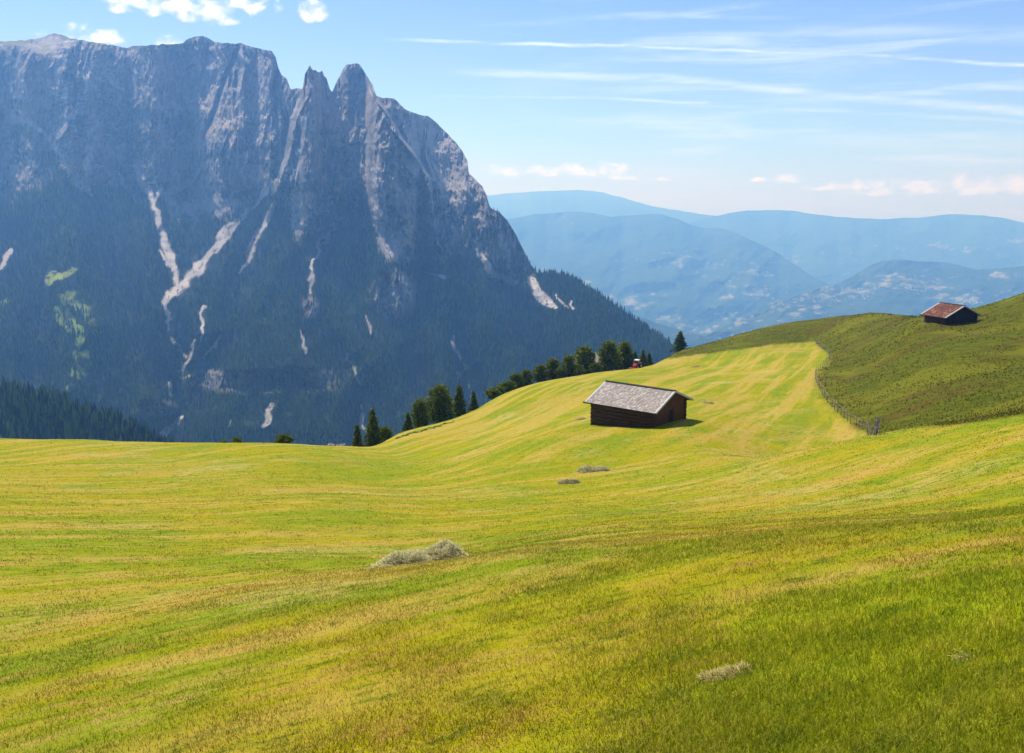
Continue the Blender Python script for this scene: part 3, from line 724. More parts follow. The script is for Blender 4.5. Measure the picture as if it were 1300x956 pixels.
def hay_hut(name, label, cat, center, rotz, L, Wd, wall_h, rise, ov_e, ov_g, ground, mats, log=True, seed=1, group=None):
    """L along local x (ridge), Wd across; local y- is the long wall we see, x+ the gable we see. ground(x,y) gives local z of the grass."""
    g = np.random.default_rng(seed)
    root = thing(name, center, label, cat, rotz, group)
    hx, hy = L / 2, Wd / 2
    lo = min(ground(sx * hx, sy * hy) for sx in (-1, 1) for sy in (-1, 1)) - .15
    k = rise / (hy + ov_e)                                          # roof pitch
    zr = wall_h + k * hy                                            # ridge height at wall plane (underside)
    # long log walls, logs stacked and notched with their ends running past the corner
    n = 8; d = (wall_h - 0.02) / n
    for s in (-1, 1):
        m = MB()
        zz = np.linspace(lo + .2, wall_h, n + 1)
        for i in range(n):
            rr = (zz[1] - zz[0]) / 2
            yy = s * (hy - .02) + g.uniform(-.015, .015)
            m.tube([(-hx - .18 - g.uniform(0, .08), yy, zz[i] + rr), (0, yy + g.uniform(-.01, .01), zz[i] + rr), (hx + .12, yy, zz[i] + rr)], rr * 1.06, 10)
        m.build('log_wall', mats['log'], root, True)
    # gables of upright boards
    for s in (-1, 1):
        m = MB(); nb = int(Wd / .24); xs = np.linspace(-hy + .12, hy - .12, nb + 1)
        for a, b in zip(xs[:-1], xs[1:]):
            if s > 0 and a > .12 * hy - 0.62 and b < .12 * hy + 0.62: z0 = 1.85 if wall_h > 1.6 else wall_h * .92
            else: z0 = lo + .05
            o = g.uniform(0, .025)
            za = wall_h + k * (hy - abs(a)) - .03; zb = wall_h + k * (hy - abs(b)) - .03
            x0, x1 = (hx - .08, hx - .03 + o) if s > 0 else (-hx + .03 - o, -hx + .08)
            m.hexa([(x0, a + .006, z0), (x1, a + .006, z0), (x1, b - .006, z0), (x0, b - .006, z0), (x0, a + .006, za), (x1, a + .006, za), (x1, b - .006, zb), (x0, b - .006, zb)])
        m.build('gable_wall', mats['gable'], root)
    # door in the near gable
    c = .12 * hy; dm = MB(); zt = (1.85 if wall_h > 1.6 else wall_h * .92) - .02
    for i in range(5):
        dm.box(hx - .09, hx - .045, c - .58 + i * .235, c - .58 + i * .235 + .225, lo + .12, zt)
    door = dm.build('door', mats['door'], root)
    for za, zb in ((zt - .35, zt - .23), (lo + .4, lo + .52)):
        hm = MB(); hm.box(hx - .045, hx - .02, c - .58, c + .58, za, zb); hm.build('cross_batten', mats['door'], door)
    # foundation stones
    for s in (-1, 1):
        x = -hx - .1; sm = MB()
        while x < hx:
            w = g.uniform(.3, .6); h0 = lo + .22 + g.uniform(-.02, .03)
            sm.box(x, min(x + w - .03, hx + .1), s * hy - .17 - g.uniform(0, .05), s * hy + .17, lo - .4, h0); x += w
        sm.build('foundation', M_STONE, root)
    # roof: decking, then courses of shingles, verge boards, fascia, ridge board
    dk = MB(); X0, X1 = -hx - ov_g, hx + ov_g; ye = hy + ov_e; ze = wall_h - k * ov_e; th = .07
    for s in (-1, 1):
        dk.hexa([(X0 + .03, 0, zr + .01), (X1 - .03, 0, zr + .01), (X1 - .03, s * ye, ze + .01), (X0 + .03, s * ye, ze + .01),
                 (X0 + .03, 0, zr + th), (X1 - .03, 0, zr + th), (X1 - .03, s * ye, ze + th), (X0 + .03, s * ye, ze + th)])
    roof = dk.build('roof', mats['fascia'], root)
    V = []; Fs = []; rn = []
    nco = 16; slope_len = math.hypot(ye, rise)
    for s in (-1, 1):
        nx_, nz_ = s * k / math.hypot(1, k), 1 / math.hypot(1, k)
        for i in range(nco):
            f0 = i / nco; f1 = (i + 1.35) / nco
            x = X0 + .02
            while x < X1 - .02:
                w = g.uniform(.09, .22); xe = min(x + w - .008, X1 - .02)
                f1_ = min(f1 + g.uniform(-.01, .025), 1.02); lift = g.uniform(.0, .014)
                def pt(xx, f, up): return (xx, s * ye * f + nx_ * up, zr + (ze - zr) * f + th + nz_ * up)
                b0 = len(V)
                V += [pt(x, f0, .004), pt(xe, f0, .004), pt(xe, f1_, .028 + lift), pt(x, f1_, .028 + lift), pt(xe, f1_, .004 + lift), pt(x, f1_, .004 + lift)]
                Fs += [(b0, b0 + 1, b0 + 2, b0 + 3), (b0 + 3, b0 + 2, b0 + 4, b0 + 5)]; rn += [g.random()] * 6
                x += w
    sh = link('shingles', np_mesh('shingles', np.array(V), np.array(Fs), {'rnd': np.array(rn)}), mats['shingle'], roof)
    for s in (-1, 1):
        for xe in (X0, X1):
            vm = MB(); o = .03 if xe > 0 else -.03
            vm.hexa([(xe - .18 if xe > 0 else xe - .03, 0, zr - .07), (xe + .03 if xe > 0 else xe + .18, 0, zr - .07), (xe + .03 if xe > 0 else xe + .18, s * (ye + .03), ze - .07), (xe - .18 if xe > 0 else xe - .03, s * (ye + .03), ze - .07),
                     (xe - .18 if xe > 0 else xe - .03, 0, zr + th + .06), (xe + .03 if xe > 0 else xe + .18, 0, zr + th + .06), (xe + .03 if xe > 0 else xe + .18, s * (ye + .03), ze + th + .06), (xe - .18 if xe > 0 else xe - .03, s * (ye + .03), ze + th + .06)])
            vm.build('verge_board', mats['verge'], roof)
    for s in (-1, 1):
        fm = MB(); fm.box(X0 - .25, X1 + .02, s * (ye + .035) - .045, s * (ye + .035) + .045, ze - .07, ze + .05)
        fm.build('eaves_gutter', mats['fascia'], roof)
    for s in (-1, 1):
        rb = MB(); rb.hexa([(X0 - .02, -.0, zr + th + .075), (X1 + .02, 0, zr + th + .075), (X1 + .02, s * .2, zr + th + .045 - k * .2), (X0 - .02, s * .2, zr + th + .045 - k * .2),
                 (X0 - .02, 0, zr + th + .115), (X1 + .02, 0, zr + th + .115), (X1 + .02, s * .2, zr + th + .085 - k * .2), (X0 - .02, s * .2, zr + th + .085 - k * .2)])
        rb.build('ridge_board', mats['fascia'], roof)
    # rafters' purlins under the gable overhang
    for yy in (-hy, 0, hy):
        z = zr - k * abs(yy) - .09
        for xa, xb in ((X0 + .06, -hx + .02), (hx - .02, X1 - .16)):
            pm = MB(); pm.box(xa, xb, yy - .08, yy + .08, z - .09, z + .06); pm.build('purlin', mats['log'], roof)
    return root

def hut_at(near_px, near_py, Yn, long_deg, L, Wd, ov_e, ov_g):
    """centre from the near eaves corner"""
    n = P(near_px, near_py, Yn); a = R(long_deg)
    lx, ly = math.cos(a), math.sin(a)          # ridge direction, pointing away from the near corner
    wx, wy = ly, -lx                           # across, away from us
    hl, hw = L / 2 + ov_g, Wd / 2 + ov_e
    return n[0] + lx * hl + wx * hw, n[1] + ly * hl + wy * hw, n[2]

HUT_L, HUT_W, OE, OG = 7.4, 7.0, .62, .62
cx, cy, ez = hut_at(833, 525, 88.0, 142, HUT_L, HUT_W, OE, OG)
gz0 = float(H(cx, cy)); rise = 1.62
ze_off = ez                                     # height of the eaves edge
rz = R(142 + 180)                               # local x+ points at the near gable
def local_ground(cx, cy, rz, gz):
    def f(x, y):
        c, s = math.cos(rz), math.sin(rz)
        return float(H(cx + x * c - y * s, cy + x * s + y * c)) - gz
    return f
kp = rise / (HUT_W / 2 + OE)
wall_h = ez - gz0 + kp * OE - .05
print('hut', cx, cy, gz0, 'eaves', ez, 'wall_h', wall_h)
hay_hut('hay_hut', 'weathered log hay hut with pale grey shingle roof on the cut meadow', 'hut', (cx, cy, gz0), rz, HUT_L, HUT_W, max(wall_h, 1.2), rise, OE, OG,
        local_ground(cx, cy, rz, gz0), dict(log=M_LOG, gable=M_BOARD, door=M_DARKBOARD, verge=M_VERGE, fascia=M_FASCIA, shingle=M_SHINGLE), seed=3, group='timber hay huts on the meadows')

# second hut on the uncut pasture: near eaves corner px (1200,403)
H2L, H2W, O2 = 4.5, 7.8, .6
cx2, cy2, ez2 = hut_at(1200.5, 403.7, 160.0, 112, H2L, H2W, O2, O2)
gz2 = float(H(cx2, cy2)); rise2 = 2.0; kp2 = rise2 / (H2W / 2 + O2)
w2 = ez2 - gz2 + kp2 * O2 - .05
print('hut2', cx2, cy2, gz2, 'eaves', ez2, 'wall', w2)
hay_hut('hay_hut', 'distant dark log hut with rust red shingle roof on the uncut pasture', 'hut', (cx2, cy2, gz2), R(112 + 180), H2L, H2W, min(max(w2, 1.3), 2.6), rise2, O2, O2,
        local_ground(cx2, cy2, R(112 + 180), gz2), dict(log=M_LOG, gable=M_DARKBOARD, door=M_DARKBOARD, verge=M_VERGE, fascia=M_FASCIA, shingle=M_REDSHINGLE), seed=8, group='timber hay huts on the meadows')

# ------------------------------------------------------------------ pasture fence
M_POST = wood('grey_fence_wood', (0.12, 0.10, 0.085), (0.30, 0.27, 0.24), 5, (2, 2, .4))
M_RAIL = wood('silver_rail_wood', (0.15, 0.135, 0.12), (0.30, 0.28, 0.25), 4, (.5, .5, 2))
f0 = FENCE[0]
fence = thing('pasture_fence', tuple(f0), 'long crooked grey wooden fence of leaning posts and thin rails between cut and uncut grass', 'fence')
g = np.random.default_rng(17)
tops = []
dense = []
for a, b in zip(FENCE[:-1], FENCE[1:]):
    n = max(1, int(round(np.linalg.norm(b[:2] - a[:2]) / 3.4)))
    for k in range(n): dense.append(a + (b - a) * k / n)
dense.append(FENCE[-1])
for i, q in enumerate(dense):
    z = float(H(q[0], q[1])); hp = g.uniform(1.15, 1.5) + (.5 if i == 1 else 0); lx, ly = g.uniform(-.1, .1, 2)
    b = np.array([q[0], q[1], z]) - f0
    m = MB(); m.tube([b - [0, 0, .3], b + [lx * .5, ly * .5, hp * .5], b + [lx, ly, hp]], [.045, .042, .03], 6)
    m.build('post', M_POST, fence)
    tops.append(b + [lx * .8, ly * .8, hp * .82])
for lvl, nm in ((1.0, .030), (.55, .022)):
    for i in range(len(tops) - 1):
        if lvl < 1 and g.random() < .3: continue
        a, b = tops[i].copy(), tops[i + 1].copy()
        if lvl < 1:
            a[2] = a[2] - .5; b[2] = b[2] - .5
        d = (b - a); m = MB(); mid = (a + b) / 2 - [0, 0, g.uniform(.0, .08)]
        m.tube([a - d * .06 + [0, 0, g.uniform(-.05, .05)], mid, b + d * .06], [nm, nm * .9, nm * .8], 6)
        m.build('rail', M_RAIL, fence)
# little gate of upright pales at the near end
q0, q1 = FENCE[2], FENCE[1]
gate = thing('pasture_gate', (q0[0], q0[1], float(H(q0[0], q0[1]))), 'small wooden gate of upright pales at the near end of the pasture fence', 'gate')
dd = (q1 - q0); gl = np.linalg.norm(dd[:2]); m = MB()
for k in range(3):
    f = .2 + .6 * k / 2; x, y = q0[0] + dd[0] * f + .15, q0[1] + dd[1] * f - .25; z = float(H(x, y))
    pm = MB(); pm.tube([(x - q0[0], y - q0[1], z - gate.location.z - .05), (x - q0[0] + g.uniform(-.05, .05), y - q0[1], z - gate.location.z + g.uniform(1.1, 1.45))], [.045, .03], 6); pm.build('pale', M_POST, gate)
for hgt in (.45, .95):
    a = (dd[0] * .1 + .15, dd[1] * .1 - .25, float(H(q0[0] + dd[0] * .1, q0[1] + dd[1] * .1)) - gate.location.z + hgt)
    b = (dd[0] * .9 + .15, dd[1] * .9 - .25, float(H(q0[0] + dd[0] * .9, q0[1] + dd[1] * .9)) - gate.location.z + hgt)
    pm = MB(); pm.tube([a, b], .03, 6); pm.build('crossbar', M_RAIL, gate)

# ------------------------------------------------------------------ trees at the meadow edge
M_BARK = wood('tree_bark', (0.035, 0.025, 0.02), (0.09, 0.07, 0.055), 4, (2, 2, .5))
def leaf_mat(name, a, b, c):
    m, t, out = new_mat(name)
    rn = t.attr('rnd'); n = t.noise(t.obj(), .9, 3, .6)
    col = t.mix(t.step(t.add(t.mul(rn, .6), t.mul(n, .5)), .3, .8), a, b); col = t.mix(t.step(rn, .85, 1.), col, c)
    finish(t, out, col, .8, None, .02, .45)
    return m
M_SPRUCE = leaf_mat('spruce_needles', (0.045, 0.075, 0.008), (0.17, 0.21, 0.012), (0.32, 0.34, 0.018))
M_LARCH = leaf_mat('larch_needles', (0.060, 0.095, 0.008), (0.22, 0.26, 0.014), (0.40, 0.40, 0.024))
def tree_proto(kind, seed, nleaf):
    """unit tree, height 1, standing at the origin; width about .5. Returns trunk and crown meshes."""
    g = np.random.default_rng(seed)
    tm = MB(); bend = g.uniform(-.02, .02, 2)
    tm.tube([(0, 0, -.06), (bend[0] * .5, bend[1] * .5, .35), (bend[0], bend[1], .7), (0, 0, .96)], [.028, .022, .013, .003], 7)
    V = []; rn = []; nbr = {'spruce': 130, 'pine': 120, 'bush': 60}[kind]
    for b in range(nbr):
        f = (b + g.random()) / nbr
        if kind == 'spruce':
            z = .07 + .92 * f; Rr = .27 * (1 - f) ** .85 + .012; Rr *= g.uniform(.6, 1.2); dr = -.35
        elif kind == 'pine':
            z = .08 + .88 * f; Rr = .27 * math.sqrt(max(0, 1 - ((f - .27) / .745) ** 2)) * g.uniform(.65, 1.15) + .02; dr = .15
        else:
            z = .05 + .8 * f; Rr = .52 * math.sqrt(max(0.03, 1 - (f) ** 2)) * g.uniform(.55, 1.15); dr = .45
        a = g.uniform(0, 6.28)
        tip = np.array([math.cos(a) * Rr, math.sin(a) * Rr, z + dr * Rr]); root = np.array([0, 0, z])
        if kind != 'bush' and b % 5 == 0: tm.tube([tuple(root), tuple(root * .4 + tip * .6)], [.007, .002], 4)
        if kind == 'bush' and b % 6 == 0: tm.tube([(0, 0, 0), tuple(tip * .7)], [.02, .006], 4)
        n = max(4, int(nleaf / nbr * (0.4 + 1.4 * Rr / .27)))
        s = np.clip(g.beta(2.2, 1.1, n), .12, 1)[:, None]
        c = root + (tip - root) * s + g.normal(0, .020 if kind == 'spruce' else .030, (n, 3)) * (1.6 if kind == 'bush' else 1)
        outd = np.stack([np.cos(a) + g.normal(0, .6, n), np.sin(a) + g.normal(0, .6, n), g.normal(-.1 if kind == 'spruce' else .45, .5, n)], -1)
        outd /= np.linalg.norm(outd, axis=1)[:, None]
        sd = np.cross(outd, g.normal(0, 1, (n, 3))); sd /= np.linalg.norm(sd, axis=1)[:, None] + 1e-6
        ln = g.uniform(.028, .060, n)[:, None] * (1.7 if kind == 'bush' else 1); wd = ln * g.uniform(.35, .6, n)[:, None]
        V.append(np.stack([c - outd * ln * .5 - sd * wd * .3, c - outd * ln * .2 + sd * wd, c + outd * ln * .6, c - outd * ln * .1 - sd * wd], 1).reshape(-1, 3))
        rn.append(np.repeat(np.clip(g.random(n) * .8 + g.uniform(0, .25), 0, 1), 4))
    V = np.concatenate(V); Q = np.arange(len(V)).reshape(-1, 4)
    return tm.mesh('trunk', True), np_mesh('crown', V, Q, {'rnd': np.concatenate(rn)})
PROTO = {}
for kind, mat in (('spruce', M_SPRUCE), ('pine', M_LARCH), ('bush', M_LARCH)):
    for s in range(3):
        tmesh, cmesh = tree_proto(kind, 100 + s + hash(kind) % 7 * 0, 3400)
        tmesh.materials.append(M_BARK); cmesh.materials.append(mat)
        PROTO[kind, s] = (tmesh, cmesh)
def plant(name, kind, s, px, toppy, label, cat, width=1.0, lo=70, off=6.0, group=None, mat=None, base=None):
    c = crest_at(px, lo, off) if base is None else ground_at(*base)
    top = float(ray(px, toppy)[1]) * c[1]; h = max(top - c[2], .6)
    root = thing(name, (c[0], c[1], c[2]), label, cat, random.uniform(0, 6.28), group)
    root.scale = (h * width, h * width, h)
    for nm, me in zip(('trunk', 'crown'), PROTO[kind, s]): link(nm, me.copy() if mat else me, None, root)
    return root
GT = 'conifers along the far edge of the cut meadow'
plant('spruce_tree', 'spruce', 0, 452, 539, 'smallest pointed spruce, alone at the left end of the meadow edge trees', 'tree', 1.05, group=GT)
plant('spruce_tree', 'spruce', 1, 472, 520, 'pointed spruce with a low bush at its right foot', 'tree', .95, group=GT)
plant('spruce_tree', 'spruce', 2, 517, 524, 'short dark spruce at the left end of the lower clump of five', 'tree', 1.25, group=GT)
plant('stone_pine', 'pine', 0, 533, 507, 'narrow pine second from left in the lower clump of five', 'tree', 1.0, group=GT)
plant('stone_pine', 'pine', 1, 558, 489, 'broad rounded pine, tallest in the lower clump of five', 'tree', 1.15, group=GT)
plant('spruce_tree', 'spruce', 0, 583, 490, 'twin topped dark spruce right of the broad pine in the lower clump', 'tree', 1.15, group=GT)
plant('spruce_tree', 'spruce', 1, 601, 497, 'small slim black spruce at the right end of the lower clump of five', 'tree', 1.1, group=GT)
for px, tp, kd, s, w, lb in [
  (637, 486, 'bush', 0, 1.0, 'low bushy larch at the lower left end of the long tree row'),
  (655, 474, 'pine', 0, 1.5, 'short rounded larch second from the lower end of the long tree row'),
  (668, 469, 'pine', 2, 1.3, 'round topped larch third from the lower end of the long tree row'),
  (686, 463, 'pine', 1, 1.35, 'yellow green leafy larch in the lower half of the long tree row'),
  (702, 455, 'pine', 2, 1.25, 'tall oval larch just below the middle of the long tree row'),
  (722, 451, 'pine', 0, 1.2, 'dark oval pine in the middle of the long tree row'),
  (741, 440, 'pine', 1, 1.25, 'broad dark pine left of the gap with the white house'),
  (772, 433, 'pine', 2, 1.25, 'largest round pine of the row, right of the gap with the white house'),
  (792, 434, 'pine', 0, 1.15, 'tall slender pine touching the largest round pine'),
  (805, 446, 'spruce', 2, 1.2, 'small spruce directly behind the red tractor'),
  (815, 445, 'spruce', 0, 1.3, 'small pointed spruce just right of the tractor'),
  (823, 448, 'spruce', 1, 1.3, 'last small spruce at the upper right end of the tree row')]:
    plant('larch_tree' if kd != 'spruce' else 'spruce_tree', kd, s, px, tp, lb, 'tree', w, off=9.0, group=GT)
plant('spruce_tree', 'spruce', 2, 861, 421, 'lone dark tree standing by itself above the tractor on the skyline', 'tree', 1.6, off=4.0, group=GT)
for px, tp, w, lb in [(297, 555, 1.4, 'small round green bush on the left skyline of the near meadow'), (357, 551, 1.5, 'larger round yellow green bush on the near meadow skyline'),
                      (280, 561, 1.3, 'tiny bush at the left end of the near skyline bushes'), (487, 541, .9, 'low bush leaning against the pointed spruce at the meadow edge')]:
    plant('round_bush', 'bush', 1, px, tp, lb, 'bush', w, off=5.0, group='bushes along the meadow crest')
for k, (px, tp) in enumerate([(626, 492), (646, 483), (712, 466), (731, 462), (756, 460), (783, 458)]):
    plant('leafy_shrub', 'bush', k % 3, px, tp, ['lowest shrub at the foot of the long tree row', 'shrub filling the space between the two lowest larches', 'shrub between the tall oval larch and the dark oval pine',
         'shrub at the left foot of the broad dark pine', 'shrub below the white house among the pines', 'shrub between the two pines above the tractor'][k], 'shrub', 1.1, off=7.0, group='undergrowth shrubs in the tree row')

# white house half hidden among the pines
def small_house(name, pos, rotz, L, W, Hh, rise, label, wallm, roofm):
    root = thing(name, pos, label, 'house', rotz)
    m = MB(); m.box(-L / 2, L / 2, -W / 2, W / 2, -2, Hh)
    m.add([(-L / 2, -W / 2, Hh), (-L / 2, W / 2, Hh), (-L / 2, 0, Hh + rise), (L / 2, -W / 2, Hh), (L / 2, W / 2, Hh), (L / 2, 0, Hh + rise)], [(0, 1, 2), (3, 5, 4), (0, 2, 5, 3), (1, 4, 5, 2)])
    m.build('wall', wallm, root)
    r = MB(); o = .6; k = rise / (W / 2)
    for s in (-1, 1):
        r.hexa([(-L / 2 - o, 0, Hh + rise + .03), (L / 2 + o, 0, Hh + rise + .03), (L / 2 + o, s * (W / 2 + o), Hh - k * o + .03), (-L / 2 - o, s * (W / 2 + o), Hh - k * o + .03),
                (-L / 2 - o, 0, Hh + rise + .2), (L / 2 + o, 0, Hh + rise + .2), (L / 2 + o, s * (W / 2 + o), Hh - k * o + .2), (-L / 2 - o, s * (W / 2 + o), Hh - k * o + .2)])
    r.build('roof', roofm, root)
    for x in (-L / 4, L / 4):
        w = MB(); w.box(x - .5, x + .5, -W / 2 - .04, -W / 2 + .05, Hh * .45, Hh * .8); w.build('window', M_FASCIA, root)
    return root
c = crest_at(754, 70, 16.0); zt = float(ray(754, 452)[1]) * c[1]
small_house('mountain_house', (c[0], c[1], zt - 4.2), R(25), 7, 6, 3.2, 1.4, 'small white house half hidden between the pines above the hut', M_PLASTER, M_SHINGLE)
for (px, py, lb, rot) in [(70, 347.5, 'white alpine house at the left edge of the forest clearing', .3), (62, 353, 'smaller white barn below the house in the forest clearing', .9)]:
    d2 = (PX - px) ** 2 + (PY - py) ** 2; kk = np.unravel_index(np.argmin(d2), d2.shape); q = XX[kk]
    small_house('alpine_house', (q[0], q[1] - 3, q[2] + 1.5), rot, 8, 5, 3.2, 1.6, lb, M_PLASTER, M_SHINGLE)

# ------------------------------------------------------------------ tractor mowing at the far edge
M_RED = simple_mat('red_tractor_paint', (0.45, 0.03, 0.015), (0.52, 0.04, 0.02), 2, .4, bump=0, spec=.5)
M_WHITE = simple_mat('white_tractor_roof', (0.72, 0.70, 0.66), (0.8, 0.78, 0.75), 2, .5, bump=0)
M_TYRE = simple_mat('black_rubber', (0.015, 0.015, 0.015), (0.03, 0.03, 0.03), 6, .9)
M_STEEL = simple_mat('dark_steel', (0.05, 0.05, 0.055), (0.1, 0.1, 0.1), 4, .5)
M_GLASS = simple_mat('cab_glass', (0.03, 0.04, 0.05), (0.05, 0.06, 0.07), 1, .08, bump=0, spec=.6)
tp_ = ground_at(808, 467.5)
tr = thing('tractor', (tp_[0], tp_[1], tp_[2] - .05), 'small red tractor with white cab roof parked by the trees', 'tractor', R(152))
tr.scale = (.82, .82, .82)
# local y+ is forward
m = MB(); m.hexa([(-.42, .35, .62), (.42, .35, .62), (.36, 1.95, .62), (-.36, 1.95, .62), (-.42, .35, 1.42), (.42, .35, 1.42), (.33, 1.9, 1.25), (-.33, 1.9, 1.25)]); m.build('hood', M_RED, tr)
m = MB(); m.box(-.28, .28, -1.2, 1.75, .42, .64); m.build('chassis', M_STEEL, tr)
m = MB(); m.hexa([(-.62, -.95, .75), (.62, -.95, .75), (.62, .33, .75), (-.62, .33, .75), (-.55, -.85, 2.2), (.55, -.85, 2.2), (.55, .2, 2.2), (-.55, .2, 2.2)]); cab = m.build('cab', M_GLASS, tr)
m = MB()
for sx in (-1, 1):
    for y0, y1 in ((-.96, -.86), (.34, .21)): m.tube([(sx * .63, y0, .75), (sx * .56, y1, 2.2)], .045, 6)
m.build('cab_frame', M_RED, cab)
m = MB(); m.hexa([(-.7, -1.02, 2.2), (.7, -1.02, 2.2), (.7, .42, 2.2), (-.7, .42, 2.2), (-.6, -.9, 2.38), (.6, -.9, 2.38), (.6, .3, 2.38), (-.6, .3, 2.38)]); m.build('cab_roof', M_WHITE, cab)
for sx in (-1, 1):
    m = MB(); m.disc_x((sx * .82, -.7, .7), .7, .42); w = m.build('rear_wheel', M_TYRE, tr); m = MB(); m.disc_x((sx * .86, -.7, .7), .36, .4, 14); m.build('rim', M_WHITE, w)
    m = MB(); m.disc_x((sx * .7, 1.35, .45), .45, .28); w = m.build('front_wheel', M_TYRE, tr); m = MB(); m.disc_x((sx * .73, 1.35, .45), .22, .27, 12); m.build('rim', M_WHITE, w)
    m = MB(); m.hexa([(sx * .62, -1.3, 1.35), (sx * 1.05, -1.3, 1.35), (sx * 1.05, -.1, 1.35), (sx * .62, -.1, 1.35), (sx * .62, -1.15, 1.5), (sx * 1.05, -1.15, 1.5), (sx * 1.05, -.25, 1.5), (sx * .62, -.25, 1.5)]); m.build('mudguard', M_RED, tr)
    m = MB(); m.box(sx * .2 - .08, sx * .2 + .08, 1.9, 1.955, 1.0, 1.12); m.build('headlight', M_WHITE, tr)
m = MB(); m.tube([(.3, 1.2, 1.2), (.3, 1.2, 2.0)], .04, 6); m.build('exhaust', M_STEEL, tr)
m = MB(); m.box(-1.1, 1.1, 2.1, 2.9, .2, .5); m.tube([(-.4, 1.8, .5), (-.4, 2.2, .4)], .06, 5); m.tube([(.4, 1.8, .5), (.4, 2.2, .4)], .06, 5); m.build('front_mower', M_RED, tr)

# ------------------------------------------------------------------ hay heaps
def hay_mat(name, a, b):
    m, t, out = new_mat(name)
    rn = t.attr('rnd'); n = t.noise(t.obj(), 6, 5, .7)
    c = t.mix(t.step(t.add(t.mul(rn, .6), t.mul(n, .5)), .3, .85), a, b)
    finish(t, out, c, .85, None, .15, .15)
    return m
M_HAY = hay_mat('grey_green_hay', (0.36, 0.32, 0.12), (0.70, 0.62, 0.30))
M_STRAW = hay_mat('dry_straw', (0.36, 0.28, 0.08), (0.66, 0.53, 0.22))
def hay_heap(name, label, pos, lobes, strands, slen, swid, mat, seed, group=None, spread=1.15):
    """lobes: (x, y, rx, ry, h, rot) in metres round pos; the heap drapes over the ground and is made of strands"""
    g = np.random.default_rng(seed)
    root = thing(name, tuple(pos), label, 'hay', 0, group)
    ext_ = max(max(abs(l[0]) + max(l[2], l[3]), abs(l[1]) + max(l[2], l[3])) for l in lobes) * 1.1
    def hf(x, y):
        h = np.full(np.shape(x), -.3)
        for lx, ly, rx, ry, hh, rot in lobes:
            c, s = math.cos(rot), math.sin(rot); u = ((x - lx) * c + (y - ly) * s) / rx; w = (-(x - lx) * s + (y - ly) * c) / ry
            d = np.sqrt(u * u + w * w) + .16 * fbm(x * 3 + seed, y * 3, seed, o=3)
            h = np.maximum(h, hh * np.clip(1 - d * d, 0, 1) ** .85 * (1 + .35 * fbm(x * 2.2 / ext_, y * 2.2 / ext_, seed + 9., o=3)) - .03)
        return h + .13 * hmax * fbm(x * 5.5 / ext_, y * 5.5 / ext_, seed + 3., o=4) * (h > 0)
    hmax = max(l[4] for l in lobes)
    n = 70; gx, gy = np.meshgrid(np.linspace(-ext_, ext_, n), np.linspace(-ext_, ext_, n)); hz = hf(gx, gy)
    gz = H(gx + pos[0], gy + pos[1]) - pos[2] + hz
    link('heap', np_mesh('heap', np.stack([gx, gy, gz], -1).reshape(-1, 3), grid_faces(n, n), {'rnd': np.full(n * n, .25)}, True), mat, root)
    x = g.uniform(-ext_, ext_, strands * 6); y = g.uniform(-ext_, ext_, strands * 6); h = hf(x, y)
    near = hf(x / spread, y / spread)
    ok = (h > -.02) | ((near > 0) & (g.random(len(x)) < .05)); x, y, h = x[ok][:strands], y[ok][:strands], np.maximum(h[ok][:strands], 0); N = len(x)
    z = H(x + pos[0], y + pos[1]) - pos[2] + h + .008
    e = .02; gxn = -(hf(x + e, y) - hf(x - e, y)) / (2 * e); gyn = -(hf(x, y + e) - hf(x, y - e)) / (2 * e)
    a = g.uniform(0, 6.28, N); L = slen * g.uniform(.4, 1.2, N)
    d = np.stack([np.cos(a), np.sin(a), -np.clip(gxn, -1.5, 1.5) * np.cos(a) * 1. - np.clip(gyn, -1.5, 1.5) * np.sin(a)], -1)
    d[:, 2] += g.normal(0, .13, N); d /= np.linalg.norm(d, axis=1)[:, None]
    sdv = np.stack([-np.sin(a), np.cos(a), g.normal(0, .5, N)], -1) * (swid * g.uniform(.5, 1.2, N))[:, None] * .5
    c = np.stack([x, y, z], -1); A = c - d * L[:, None] / 2; B = c + d * L[:, None] / 2; c = c + np.stack([0 * x, 0 * x, L * .05], -1)
    V = np.stack([A - sdv, A + sdv, c + sdv, c - sdv, B + sdv, B - sdv], 1).reshape(-1, 3)
    k = np.arange(N)[:, None] * 6
    link('strands', np_mesh('strands', V, np.concatenate([k + [0, 1, 2, 3], k + [3, 2, 4, 5]]), {'rnd': np.repeat(g.random(N), 6)}), mat, root)
    return root
GH = 'raked heaps of hay left on the meadow'
c = ground_at(538, 714)
sc_ = c[1] / F
print('hay', c)
hay_heap('hay_heap', 'largest grey green hay heap, in two lumps in the middle of the near slope', c,
         [(22 * sc_, 16 * sc_, 36 * sc_, 30 * sc_ * 1.2, 24 * sc_, .3), (-24 * sc_, -14 * sc_, 44 * sc_, 26 * sc_ * 1.2, 17 * sc_, .25), (0, 4 * sc_, 40 * sc_, 22 * sc_, 16 * sc_, .4), (42 * sc_, -2 * sc_, 14 * sc_, 14 * sc_, 8 * sc_, 0)], 17000, .30, .012, M_HAY, 3, GH)
for (px, py, w, h, lb, s) in [(721, 614, 15, 6, 'smaller low hay heap, nearer of the two below the hut', 5), (752, 598, 23, 7, 'flat wide hay heap farther up below the hut', 6)]:
    c = ground_at(px, py); q = c[1] / F
    hay_heap('hay_heap', lb, c, [(-w * .25 * q, 0, w * .7 * q, w * .55 * q, h * q, 0), (w * .45 * q, q, w * .6 * q, w * .5 * q, h * .8 * q, 0)], 4000, .3, .022, M_HAY, s, GH)
